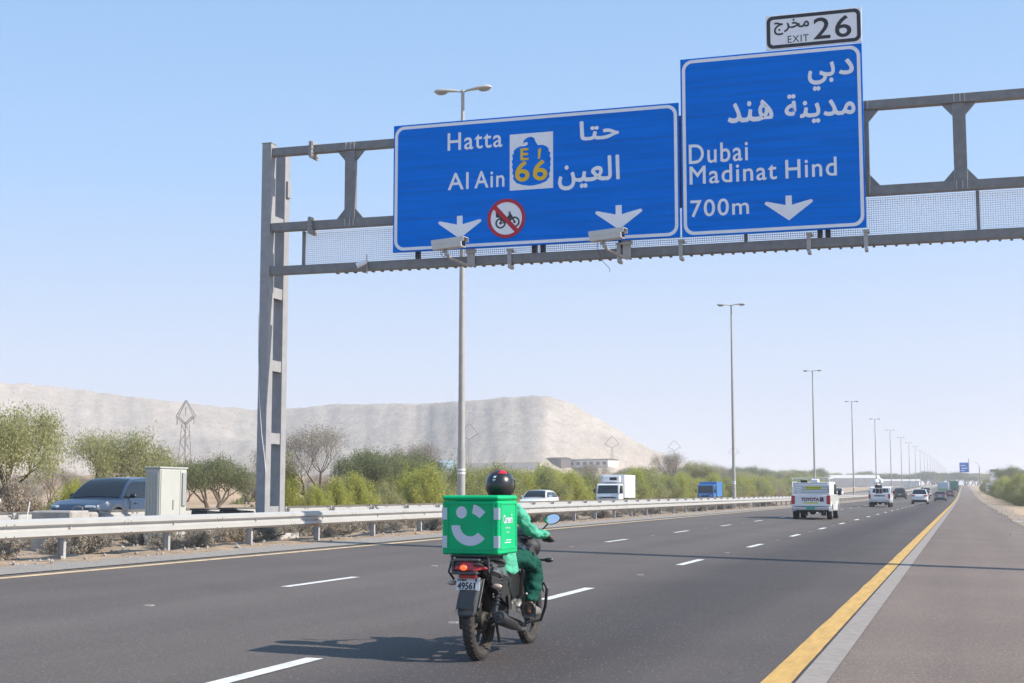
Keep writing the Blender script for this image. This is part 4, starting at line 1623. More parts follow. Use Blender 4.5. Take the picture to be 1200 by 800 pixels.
tz = shed('shed', -111.5, 191, 4.5, 4, 1.9, -.45, 'dark open shed left of the gantry column, under the pylon', win=0, base=3.7, wall=M_roofd)
shed('boundary_wall', -106.8, 191, 5.0, .4, 1.9, -.45, 'white boundary wall beside the shed and its tanks', win=0, roof=M_bld, base=3.7, cat='wall')
for k, dx in enumerate((0, 2.2)):
    r_ = empty('water_tank', (-106.6 + dx * .9, 188.4 + dx * .2, 3.65), 0, ('left' if k == 0 else 'right') + ' one of two pale round water tanks beside the white wall', 'water tank', 'pale water tanks')
    MB().lathe([(0, 0), (0, .95), (1.7, .95), (1.85, .5), (1.9, 0)], axis='z', n=16).build('barrel', mat('tank_white', (.6, .62, .64), .5), r_, smooth=True)
# ground mound carrying the shed
mb = MB()
n = 26
for j in range(n + 1):
    for i in range(n + 1):
        u, v = i / n, j / n
        x, y = -200 + 135 * u, 118 + 150 * v
        rise = min(1, v * 2.1) * min(1, (1 - u) * 4) 
        rise = rise * rise * (3 - 2 * rise)
        mb.v.append((x, y, -.5 + 4.4 * rise + .45 * mnoise.noise((x * .08, y * .08, 0)) * min(1, v * 4)))
for j in range(n):
    for i in range(n):
        mb.f.append((j * (n + 1) + i, j * (n + 1) + i + 1, (j + 1) * (n + 1) + i + 1, (j + 1) * (n + 1) + i))
tag(mb.build('sand_rise', mg, smooth=True), kind='structure')

shed('workshop', -186, 505, 5, 12, 3.2, -.3, 'far blue-roofed workshop at the foot of the hill, above the helmet', roof=M_bldblue, wall=M_bldblue, win=0, base=7.5)
shed('office_building', -154, 605, 20, 9, 3.2, -.3, 'far white flat office building at the hill foot left of the box truck', win=6, base=9.6)
shed('boundary_wall', -192, 560, 62, 1, 3.0, -.28, 'long white wall at the foot of the hill, left of the white office', win=0, roof=M_bld, base=8.2, cat='wall')
shed('dark_shed', -172, 600, 16, 8, 4.2, -.3, 'dark low shed beside the white office building at the hill foot', win=0, wall=M_roofd, base=9.3)
shed('warehouse', -84, 760, 84, 30, 4.6, 0, 'long pale warehouse in the haze behind the distant traffic', roof=M_bld, win=0, base=0)
shed('warehouse', -36, 880, 22, 20, 3, 0, 'pale far warehouse nearest the vanishing point of the road', roof=M_bld, win=0, base=0)

# far sign gantry and roadside boards
root = empty('far_gantry', (2, 600, E(600)), 0, 'far sign gantry with post on the right verge near the vanishing point', 'gantry')
MB().bx(3.9, 4.2, 0, .3, -.2, 9.0).bx(-19, 4.2, 0, .3, 5.8, 6.1).build('frame', M_gal2, root)
MB().tube([(4.05, 0, 9), (3.4, 0, 10.2), (2.2, 0, 10.6)], .08, 6).build('bent_arm', M_gal2, root)
root = empty('far_sign', (.2, 599.4, E(600) + 6.6), 0, 'small distant blue direction sign above the road at right', 'road sign')
MB().bx(-1.7, 1.7, 0, .2, 0, 3.9).build('panel', M_blue, root)
MB().bx(-1.2, .6, -.05, -.01, 2.5, 2.9).bx(-.9, 1.2, -.05, -.01, 1.4, 1.8).bx(-1.2, .2, -.05, -.01, .6, .9).build('lettering', M_white, root)
MB().bx(1.71, 1.95, -.02, .2, 0, 5.6).build('post', M_gal2, root)
root = empty('notice_board', (5.4, 330, G(5.4, 330)), 0, 'pale rectangular notice board on posts on the right verge before the hedge', 'notice board')
MB().bx(-.8, .8, 0, .12, 1.3, 3.2).build('panel', M_bld, root)
MB().bx(-.6, .5, -.03, -.005, 2.3, 2.5).bx(-.5, .6, -.03, -.005, 1.8, 1.95).build('lettering', M_roofd, root)
for sx in (-1, 1):
    MB().bx(sx * .6 - .05, sx * .6 + .05, .13, .2, -.1, 3.2).build('post', M_gal2, root)
root = empty('shop_sign', (11.8, 620, E(620)), 0, 'tiny dark red and white building sign above the right hedge', 'building sign')
MB().bx(-1.4, 1.4, 0, 3, 2, 6.9).build('wall', M_white, root)
MB().bx(-1.5, 1.5, -.2, -.01, 6.9, 7.9).build('red_band', mat('maroon', (.22, .03, .07), .6), root)

# ------------------------------------------------------------------ median furniture
root = empty('utility_cabinet', (-15.68, 25.95, .35), 0, 'tall pale grey-green utility cabinet on the median behind the near guardrail', 'cabinet')
c = MB().bx(-.17, .17, -.52, .52, .12, 1.58, .012).build('body', M_cab, root)
MB().bx(-.19, .19, -.545, .545, 1.58, 1.615, .008).build('roof', M_cab, root)
MB().bx(-.16, .16, -.50, .50, -.2, .12).build('plinth', M_conc, root)
MB().bx(.171, .184, -.495, .24, .17, 1.55, .003).build('door', M_cab, root)
d_ = MB().bx(.171, .182, .26, .495, .17, 1.55, .003).build('door', M_cab, root)
MB().bx(.185, .20, -.05, -.01, .75, .95, .003).build('handle', M_gal2, root)
MB().bx(.185, .215, .30, .44, .82, 1.50, .003).build('shadow_panel', mat('cabinet_shadow_grey', (.33, .34, .34), .6), root)  # added darker grey strip: a shadow cast on the door, put into the colour
g_ = MB()
for k in range(5):
    g_.bx(-.15 + .065 * k, -.13 + .065 * k, -.532, -.521, .2, 1.5)
tag(g_.build('ribs', M_cab, root), kind='stuff')
mb = MB()
for k in range(3):
    mb.tube([(-.11 + .11 * k, -.58, .2), (-.11 + .11 * k, -.58, .42), (-.11 + .11 * k, -.52, .46)], .03, 8)
tag(mb.build('cable_ducts', M_cab, root), kind='stuff')

root = empty('concrete_block', (-16.02, 23.05, .35), 0, 'large rectangular concrete barrier block on the median left of the cabinet', 'concrete block')
MB().bx(-.43, .43, -.50, .10, -.1, .76, .03).build('block', mat('rough_concrete', (.46, .42, .38), .95, col2=(.33, .31, .29), vscale=4, bump=.6, bscale=14), root)
MB().bx(-.4, .435, .104, .40, -.1, .73, .04).build('rear_block', MATS['rough_concrete'], root)
mb = MB()
mb.tube([(.2, -.1, .74), (.2, -.1, .82), (.3, -.1, .84), (.4, -.1, .82), (.4, -.1, .74)], .012, 6)
mb.build('lifting_loop', mat('rebar', (.25, .2, .17), .7), root)
root = empty('marker_stake', (-17.4, 22.6, .35), 0, 'thin white leaning stakes above the concrete block', 'stake')
MB().tube([(0, 0, 0), (.12, .15, .98)], .012, 6).build('stake', M_white, root)
MB().tube([(.5, .3, 0), (.62, .36, .92)], .010, 6).build('stake', M_white, root)

for i, (x, y, s_) in enumerate(((-16.2, 28.7, 1.0), (-16.2, 30.05, 1.25))):
    root = empty('plastic_tray', (x, y - .1, .35), 0, ('smaller left' if i == 0 else 'longer right') + ' black plastic tray lying on the median between cabinet and gantry column', 'plastic tray', 'black trays on the median')
    mb = MB()
    mb.prism([(-.42 * s_, .46), (.44 * s_, .48), (.36 * s_, .66), (-.38 * s_, .70)], 'x', -.2, .2)
    mb.build('tray', M_black, root, bevel=.01)
    mb = MB()
    mb.bx(-.15, .15, -.3 * s_, .3 * s_, -.05, .455)
    mb.build('support_block', M_conc, root)
    mb = MB()
    mb.prism([(-.43 * s_, .712), (-.30 * s_, .700), (-.30 * s_, .725), (-.42 * s_, .74)], 'x', -.21, .21)
    mb.build('rim', M_black, root)
# ------------------------------------------------------------------ vehicles (built heading +Y, origin on the ground)
M_taillight = mat('tail_light_red', (.45, .015, .02), .2, coat=.5)
M_headlight = mat('headlight_glass', (.30, .33, .36), .08, coat=.5)
M_amber = mat('indicator_amber', (.6, .22, .04), .25, coat=.5)
M_rim = mat('alloy_rim', (.45, .45, .46), .35, .8)
M_dark = mat('dark_underbody', (.02, .02, .021), .7)
M_plate = mat('number_plate', (.72, .72, .70), .5)


def wheel(root, x, y, r_, w_, s_, dark=False, name='wheel'):
    t_ = MB().lathe([(-w_ / 2, r_ * .62), (-w_ / 2, r_ * .93), (-w_ / 2 * .75, r_), (w_ / 2 * .75, r_), (w_ / 2, r_ * .93), (w_ / 2, r_ * .62)], (x, y, r_), 'x', 24, closed=True).build(name, M_rubber, root, smooth=True)
    rm = MB()
    rm.lathe([(s_ * w_ * .5, r_ * .63), (s_ * w_ * .46, r_ * .56), (s_ * w_ * .2, r_ * .54)], (x, y, r_), 'x', 24)
    rm.lathe([(s_ * w_ * .38, .001), (s_ * w_ * .38, r_ * .14), (s_ * w_ * .2, r_ * .16)], (x, y, r_), 'x', 12)
    for k in range(5):
        a_ = 2 * PI * k / 5 + .3
        for da in (-.16, .16):
            p0 = (x + s_ * w_ * .36, y + math.cos(a_) * r_ * .12, r_ + math.sin(a_) * r_ * .12)
            p1_ = (x + s_ * w_ * .42, y + math.cos(a_ + da) * r_ * .58, r_ + math.sin(a_ + da) * r_ * .58)
            rm.tube([p0, p1_], r_ * .045, 4)
    rm.build('rim', M_rim if not dark else M_dark, t_, fix=False)
    MB().lathe([(0, 0), (0, r_ * .55)], (x + s_ * w_ * .1, y, r_), 'x', 16).build('brake_disc', M_dark, t_)
    return t_


def interp(tab, y):
    if y <= tab[0][0]:
        return tab[0][1]
    for (a, va), (b_, vb) in zip(tab, tab[1:]):
        if y <= b_:
            k = (y - a) / (b_ - a)
            k = k * k * (3 - 2 * k) if len(tab) > 99 else k
            return va + (vb - va) * k
    return tab[-1][1]


def car(name, label, cat, x, y, rz, paint, L=4.5, W=1.8, H=1.45, wb_=(-1.35, 1.38), wr=.32, clear=.2,
        top=None, width=None, green=None, belt=.92, group=None, cladding=None, tail='wide', z=None, plate_c=None, rails=False, grille=True):
    """top: list (y, z) of the shoulder line; green: (y_rear_base, y_roof_rear, y_roof_front, y_wind_base)"""
    root = empty(name, (x, y, G(x, y) if z is None else z), rz, label, cat, group)
    h2 = L / 2
    top = top or [(-h2, .80), (-h2 + .1, .98), (-h2 + .7, 1.0), (0, belt), (.9, .93), (h2 - .5, .80), (h2 - .08, .66), (h2, .55)]
    width = width or [(-h2, .70), (-h2 + .12, .84), (-h2 + .5, .94), (-.5, 1.0), (.6, 1.0), (h2 - .6, .95), (h2 - .15, .82), (h2, .64)]
    ys = sorted(set([-h2, h2] + [round(-h2 + .06 * k, 3) for k in range(int(L / .06) + 1)]))
    Rw = wr * 1.16
    rows = []
    for yy in ys:
        zt = interp(top, yy)
        hw = interp(width, yy) * W / 2
        zb = clear + .12 * max(0, abs(yy) - (h2 - .35)) / .35
        for yw in wb_:
            d_ = abs(yy - yw)
            if d_ < Rw:
                zb = max(zb, wr + math.sqrt(Rw * Rw - d_ * d_))
        zb = min(zb, zt - .08)
        zm = zb + (zt - zb) * .45
        rows.append([(-hw * .0, zb + .001), (hw * .93, zb), (hw, zb + min(.06, (zt - zb) * .3)), (hw * 1.0, zm), (hw * .985, zb + (zt - zb) * .75), (hw * .93, zt - .02), (hw * .82, zt), (hw * .4, zt + .025), (0, zt + .03)])
    mb = MB()
    n = len(rows[0]) * 2 - 2
    for yy, rw in zip(ys, rows):
        ring = [(p[0], yy, p[1]) for p in rw] + [(-p[0], yy, p[1]) for p in rw[-2:0:-1]]
        mb.v += ring
    for i in range(len(ys) - 1):
        for k in range(n):
            mb.f.append((i * n + k, i * n + (k + 1) % n, (i + 1) * n + (k + 1) % n, (i + 1) * n + k))
    mb.f.append(tuple(range(n)))
    mb.f.append(tuple((len(ys) - 1) * n + k for k in range(n)))
    body = mb.build('body', paint, root, smooth=True, angle=40)
    # greenhouse
    yr0, yr1, yf1, yf0 = green or (-1.75, -.95, .35, 1.15)
    wr_ = W / 2 * .70
    wbt = W / 2 * .93

    def sil(yy):
        # silhouette height with rounded shoulders
        if yy < yr1:
            k = (yy - yr0) / (yr1 - yr0)
            return belt + (H - .04 - belt) * (math.sin(max(0, k) * PI / 2) ** .95)
        if yy > yf1:
            k = (yf0 - yy) / (yf0 - yf1)
            return belt + (H - .04 - belt) * (math.sin(max(0, k) * PI / 2) ** .95)
        return H - .04 + .04 * math.sin((yy - yr1) / (yf1 - yr1) * PI)
    gy = [yr0 + (yf0 - yr0) * k / 44 for k in range(45)]
    g_ = MB()

    def wat(zz):
        k = max(0, min(1, (zz - belt) / (H - belt)))
        return wbt + (wr_ - wbt) * k ** 1.3
    for yy in gy:
        zz = sil(yy)
        w1 = wat(zz)
        wm = wat((zz + belt) / 2)
        zm = (zz + belt) / 2
        ring = [(wbt, belt - .05), (wm, zm), (w1, zz - .02), (w1 * .86, zz + .0), (w1 * .5, zz + .018), (0, zz + .024)]
        ring = ring + [(-p[0], p[1]) for p in ring[-2::-1]]
        g_.v += [(p[0], yy, p[1]) for p in ring]
    m_ = 11
    for i in range(len(gy) - 1):
        for k in range(m_ - 1):
            g_.f.append((i * m_ + k, i * m_ + k + 1, (i + 1) * m_ + k + 1, (i + 1) * m_ + k))
    g_.build('roof', paint, root, smooth=True, angle=40)

    def glass_band(ya, yb, name_, off):
        b_ = MB()
        st_ = [ya + (yb - ya) * k / 8 for k in range(9)]
        for yy in st_:
            zz = sil(yy)
            w1 = wat(zz) * .90
            nz = .012
            for u in (-1, -.5, 0, .5, 1):
                b_.v.append((w1 * u, yy + off * .012, zz + nz + .018 * (1 - abs(u)) + (-.012 if abs(u) == 1 else 0) + .008))
        for i in range(8):
            for k in range(4):
                b_.f.append((i * 5 + k, i * 5 + k + 1, (i + 1) * 5 + k + 1, (i + 1) * 5 + k))
        b_.build(name_, M_glass, root, smooth=True)
    glass_band(yf1 + (yf0 - yf1) * .10, yf0 - (yf0 - yf1) * .03, 'windscreen', 1)
    glass_band(yr0 + (yr1 - yr0) * .06, yr1 - (yr1 - yr0) * .10, 'rear_window', -1)
    for s_ in (-1, 1):
        mid = (yf0 + yr0) / 2 - .02
        for a_, b__ in ((mid + .04, yf0 - .12), (yr0 + .22, mid - .04)):
            w_ = MB()
            N = 8
            lo, hi = [], []
            for k in range(N + 1):
                yy = a_ + (b__ - a_) * k / N
                zt = min(sil(yy) - .07, H - .12)
                zb = belt + .025
                zt = max(zt, zb + .01)
                for t2, lst in ((0, lo), (1, hi)):
                    zz = zb + (zt - zb) * t2
                    # follow the faceted side wall, just proud of it
                    zs = sil(yy)
                    zm = (zs + belt) / 2
                    pts_ = [(belt - .05, wbt), (zm, wat(zm)), (zs - .02, wat(zs))]
                    xx = wbt
                    for (za, xa), (zb_, xb) in zip(pts_, pts_[1:]):
                        if za <= zz <= zb_ or zb_ == pts_[-1][0]:
                            xx = xa + (xb - xa) * (zz - za) / max(1e-4, zb_ - za)
                            break
                    lst.append((s_ * (xx + .012), yy, zz))
            mids = []
            for k in range(N + 1):
                yy = a_ + (b__ - a_) * k / N
                zs = sil(yy)
                zm = (zs + belt) / 2
                zt = hi[k][2]
                zmm = min(max(zm, belt + .03), zt)
                xx = wat(zmm) if zmm == zm else abs(hi[k][0]) - .012
                mids.append((s_ * (xx + .014), yy, zmm))
            w_.v = lo + mids + hi
            for k in range(N):
                w_.f.append((k, k + 1, N + 1 + k + 1, N + 1 + k))
                w_.f.append((N + 1 + k, N + 1 + k + 1, 2 * N + 2 + k + 1, 2 * N + 2 + k))
            w_.build('side_window', M_glass, root, smooth=True)
        m2 = MB()
        m2.ball((s_ * (W / 2 + .07), yf0 - .38, belt + .09), (.10, .06, .07), 10, 6)
        m2.tube([(s_ * (W / 2 - .08), yf0 - .36, belt + .02), (s_ * (W / 2 + .03), yf0 - .38, belt + .07)], .025, 6)
        m2.build('wing_mirror', M_black if paint != M_white_paint else paint, root, smooth=True)
        for hy in (.45, -.55):
            MB().bx(s_ * (W / 2 + .0) - .012, s_ * (W / 2) + .018, hy - .09, hy + .09, belt - .14, belt - .11, .004).build('door_handle', paint, root)
        # door shut lines
        sl = MB()
        for yy in (yf0 - .35, (yf0 + yr0) / 2, yr0 + .55):
            sl.bx(s_ * (W / 2) - .01, s_ * (W / 2) + .003, yy - .006, yy + .006, clear + .15, belt - .06)
        tag(sl.build('door_gaps', M_dark, root), kind='stuff')
        for yw in wb_:
            wheel(root, s_ * (W / 2 - .13), yw, wr, .22, s_)
        if cladding:
            for yw in wb_:
                c_ = MB()
                c_.lathe([(s_ * (W / 2 - .03), Rw * .98), (s_ * (W / 2 + .015), Rw * .99), (s_ * (W / 2 + .015), Rw * 1.13), (s_ * (W / 2 - .03), Rw * 1.16)], (0, yw, wr), 'x', 20, -.15, PI + .15)
                c_.v = [(p[0], yw + (p[2] - wr) * 0 + (p[1] - yw), p[2]) for p in c_.v]
                c_.build('wheel_arch_trim', cladding, root, smooth=True)
    # lamps
    for s_ in (-1, 1):
        hwf = interp(width, h2 - .12) * W / 2
        MB().box((s_ * (hwf - .18), h2 - .10, interp(top, h2 - .1) - .02), (.32, .14, .085), (math.radians(-14), 0, s_ * math.radians(-22)), .03).build('headlight', M_headlight, root)
        hwr = interp(width, -h2 + .1) * W / 2
        zt = interp(top, -h2 + .1)
        MB().box((s_ * (hwr - .16), -h2 + .05, zt - .10), (.42 if tail == 'wide' else .2, .16, .13 if tail == 'wide' else .34), (math.radians(6), 0, s_ * math.radians(14)), .03).build('tail_light', M_taillight, root)
    if grille:
        MB().bx(-.48, .48, h2 - .06, h2 + .012, .42, .60, .02).build('grille', M_black, root)
    MB().bx(-W * .42, W * .42, h2 - .12, h2 + .03, clear + .05, clear + .20, .03).build('front_bumper', M_dark if cladding else paint, root)
    MB().bx(-W * .43, W * .43, -h2 - .03, -h2 + .14, clear + .04, clear + .26, .03).build('rear_bumper', M_dark, root)
    MB().bx(-.26, .26, -h2 - .035, -h2 - .0, .68, .80).build('number_plate', plate_c or M_plate, root)
    MB().bx(-.26, .26, h2 + .0, h2 + .035, clear + .16, clear + .27).build('number_plate', M_plate, root)
    MB().bx(-W * .40, W * .40, -h2 + .25, h2 - .25, clear - .02, clear + .18).build('underbody', M_dark, root)
    if rails:
        for s_ in (-1, 1):
            MB().tube([(s_ * wr_ * .9, yr1 + .1, H - .01), (s_ * wr_ * .92, yr1 + .25, H + .04), (s_ * wr_ * .92, yf1 - .25, H + .04), (s_ * wr_ * .9, yf1 - .1, H - .01)], .018, 6).build('roof_rail', M_gal2, root)
    return root


P_bluegrey = mat('blue_grey_car_paint', (.028, .048, .088), .32, .0, coat=.4)
P_dark = mat('dark_grey_car_paint', (.035, .035, .04), .28, coat=.8)
P_black = mat('black_car_paint', (.015, .015, .017), .25, coat=.8)
P_grey = mat('grey_car_paint', (.14, .15, .18), .3, coat=.8)
P_red = mat('dark_red_car_paint', (.14, .03, .03), .3, coat=.6)
M_clad = mat('arch_cladding_grey', (.07, .08, .095), .6)

SUVT = lambda h2: [(-h2, .85), (-h2 + .08, 1.05), (-h2 + .5, 1.08), (0, 1.02), (1.0, 1.03), (h2 - .55, .97), (h2 - .12, .84), (h2, .70)]
SUVW = lambda h2: [(-h2, .74), (-h2 + .1, .88), (-h2 + .5, .96), (-.5, 1.0), (.6, 1.0), (h2 - .6, .97), (h2 - .2, .88), (h2, .70)]
car('parked_car' if False else 'suv', 'blue-grey sport utility car on the opposite road, half hidden behind the pale cabinet', 'car', -23.95, 36.95, PI, P_bluegrey, 4.7, 1.88, 1.64,
    (-1.40, 1.42), .37, .24, SUVT(2.35), SUVW(2.35), (-2.15, -1.35, .25, 1.15), 1.02, cladding=M_clad, rails=False)
car('sedan', 'white sedan on the opposite road, just right of the rider helmet', 'car', -27.0, 91.4, PI, M_white_paint, 4.6, 1.8, 1.42)
car('sedan', 'dark sedan on the opposite road just right of the white pickup cab', 'car', -23.3, 222, PI, P_grey, 4.5, 1.8, 1.45)
car('suv', 'white pale car on the opposite road right of the dark oncoming sedan', 'car', -24.5, 300, PI, M_white_paint, 4.7, 1.85, 1.7, (-1.4, 1.42), .36, .24, SUVT(2.35), SUVW(2.35), (-2.1, -1.6, .2, 1.1), 1.02)
car('suv', 'black sport utility car between the second pickup and the white crossover', 'car', -9.75, 237, 0, P_black, 4.7, 1.9, 1.75, (-1.4, 1.42), .37, .26, SUVT(2.35), SUVW(2.35), (-2.28, -1.75, .2, 1.1), 1.04, tail='tall')
car('suv', 'white crossover seen from behind in the middle of the right-hand traffic', 'car', -4.72, 166, 0, M_white_paint, 4.5, 1.86, 1.66, (-1.35, 1.38), .35, .24, SUVT(2.25), SUVW(2.25), (-2.15, -1.4, .2, 1.1), 1.02)
car('sedan', 'dark car partly hidden behind the white crossover', 'car', -6.6, 262, 0, P_dark, 4.6, 1.8, 1.5)
car('suv', 'white car far ahead, above the dark car and right of the crossover', 'car', -7.6, 318, 0, M_white_paint, 4.8, 1.9, 1.8, (-1.4, 1.42), .36, .26, SUVT(2.4), SUVW(2.4), (-2.3, -1.8, .2, 1.1), 1.04)
car('sedan', 'grey sedan in the right lane nearest the yellow line', 'car', -3.35, 218, 0, P_grey, 4.6, 1.8, 1.45)
car('sedan', 'small dark red car peeking out right of the grey sedan', 'car', -2.75, 300, 0, P_red, 4.3, 1.7, 1.45)
car('sedan', 'tiny dark car far ahead beside the start of the verge', 'car', -2.9, 620, 0, P_black, 4.6, 1.8, 1.6)
car('sedan', 'tiny pale car far ahead in the left lane', 'car', -8.6, 560, 0, M_white_paint, 4.6, 1.8, 1.5)
car('sedan', 'far white sedan in the outer left lane ahead of the black sport utility', 'car', -10.2, 395, 0, M_white_paint, 4.6, 1.8, 1.5)


# ---- box trucks
def box_truck(label, x, y, rz, cabm, boxm, Lb=4.3, Wb=2.0, zt=2.6, zb=.85, reefer=False, Lc=1.7, hc=2.0, cat='truck', canvas=False):
    root = empty('box_truck', (x, y, G(x, y)), rz, label, cat)
    yb0 = -(Lb + Lc) / 2
    yb1 = yb0 + Lb
    yc1 = yb1 + .1 + Lc
    bx_ = MB().bx(-Wb / 2, Wb / 2, yb0, yb1, zb, zt, .03).build('cargo_box', boxm, root)
    e_ = MB()
    for sx in (-1, 1):
        e_.bx(sx * Wb / 2 - .03, sx * Wb / 2 + .012, yb1 - .06, yb1 + .012, zb - .01, zt + .01)
        e_.bx(sx * Wb / 2 - .03, sx * Wb / 2 + .012, yb0 - .012, yb0 + .06, zb - .01, zt + .01)
        e_.bx(sx * Wb / 2 - .02, sx * Wb / 2 + .010, yb0 + .062, yb1 - .062, zt - .05, zt + .012)
        e_.bx(sx * Wb / 2 - .02, sx * Wb / 2 + .010, yb0 + .062, yb1 - .062, zb - .012, zb + .06)
    tag(e_.build('edge_trims', boxm, root), kind='stuff')
    for sx in (-1, 1):
        MB().bx(sx * .5 - .46, sx * .5 + .46, yb0 - .02, yb0 - .002, zb + .05, zt - .07, .006).build('rear_door', boxm, root)
    if canvas:
        for k in range(7):
            yy = yb0 + Lb * (k + .5) / 7
            for sx in (-1, 1):
                MB().bx(sx * Wb / 2 - .01, sx * Wb / 2 + .02, yy - .025, yy + .025, zb + .05, zt - .05).build('stake', cabm, root)
    cw = Wb * .48
    # cab profile in (y, z)
    pr = [(yb1 + .1, .62), (yc1 - .02, .55), (yc1, .95), (yc1 - .06, 1.18), (yc1 - .34, hc - .08), (yc1 - .48, hc), (yb1 + .15, hc), (yb1 + .1, hc - .05)]
    MB().prism(pr, 'x', -cw, cw).build('cab', cabm, root, bevel=.05)
    # windscreen lying on the raked face
    a_, b_ = Vector((0, yc1 - .06, 1.18)), Vector((0, yc1 - .34, hc - .08))
    nrm = Vector((0, (b_ - a_).z, -(b_ - a_).y)).normalized()
    w_ = MB()
    V = []
    for (k, hw_) in ((.04, cw * .90), (.93, cw * .84)):
        p = a_.lerp(b_, k) + nrm * .012
        V += [(-hw_, p.y, p.z), (hw_, p.y, p.z)]
    w_.add(V, [(0, 1, 3, 2)])
    w_.build('windscreen', M_glass, root)
    for sx in (-1, 1):
        MB().add([(sx * (cw + .008), yc1 - .20, 1.2), (sx * (cw + .008), yc1 - .42, hc - .14), (sx * (cw + .008), yb1 + .38, hc - .14), (sx * (cw + .008), yb1 + .30, 1.2)], [(0, 1, 2, 3)]).build('side_window', M_glass, root)
        MB().bx(sx * (cw - .34) - .14, sx * (cw - .34) + .14, yc1 - .03, yc1 + .018, .78, .95, .02).build('headlight', M_headlight, root)
        mm = MB().box((sx * (cw + .16), yc1 - .08, 1.42), (.16, .08, .34), None, .02)
        mm.tube([(sx * cw, yc1 - .1, 1.55), (sx * (cw + .15), yc1 - .08, 1.55)], .015, 6)
        mm.build('wing_mirror', M_black, root)
    MB().bx(-cw * .55, cw * .55, yc1 - .02, yc1 + .022, .82, .93, .01).build('grille', M_black, root)
    MB().bx(-cw * .98, cw * .98, yc1 - .12, yc1 + .05, .42, .66, .03).build('bumper', cabm, root)
    MB().bx(-.26, .26, yc1 + .052, yc1 + .06, .50, .62).build('number_plate', M_plate, root)
    MB().bx(-.45, .45, yb0 + .1, yc1 - .3, .50, zb - .02).build('chassis', M_dark, root)
    if reefer:
        MB().box((0, yb1 + .28, zt - .34), (Wb * .74, .42, .52), None, .05).build('refrigeration_unit', M_white_paint, root)
        MB().bx(-.48, .12, yb1 + .492, yb1 + .505, zt - .45, zt - .22).build('unit_grille', M_black, root)
    for sx in (-1, 1):
        wheel(root, sx * (cw - .10), yc1 - .55, .36, .22, sx)
        wheel(root, sx * (Wb / 2 - .22), yb0 + 1.05, .36, .36, sx)
        MB().bx(sx * (Wb / 2 - .25) - .14, sx * (Wb / 2 - .25) + .14, yb0 - .03, yb0 + .02, .62, .74).build('tail_light', M_taillight, root)
    MB().bx(-Wb / 2 + .1, Wb / 2 - .1, yb0 + .0, yb0 + .06, .48, .58).build('rear_bumper', M_dark, root)
    return root


box_truck('white box truck with refrigeration unit over the cab on the opposite road', -28.0, 117.6, PI, M_white_paint, M_white_paint, 4.1, 2.0, 2.75, .85, True)
P_tblue = mat('truck_blue_paint', (.03, .16, .42), .4, coat=.3)
P_tblue2 = mat('truck_blue_side', (.05, .20, .48), .5, var=.1)
box_truck('small blue truck with stake-sided blue body on the opposite road', -27.4, 160.8, PI, P_tblue, P_tblue2, 4.0, 1.9, 2.45, .85, False, 1.6, 2.15, canvas=True)
box_truck('distant green box truck close to the yellow edge line', -2.9, 455, 0, mat('green_truck_cab', (.02, .22, .17), .4), mat('green_truck_box', (.015, .20, .155), .5), 5, 2.3, 3.2, .9)
o = box_truck('distant truck with a pale picture covering its rear, left of the green truck', -4.6, 345, 0, M_white_paint, mat('pale_blue_box', (.50, .60, .66), .5), 5, 2.3, 3.0, .9)
MB().bx(-1.1, 1.1, -3.42, -3.40, .95, 1.5).build('green_band', mat('poster_green', (.25, .42, .12), .6), o)


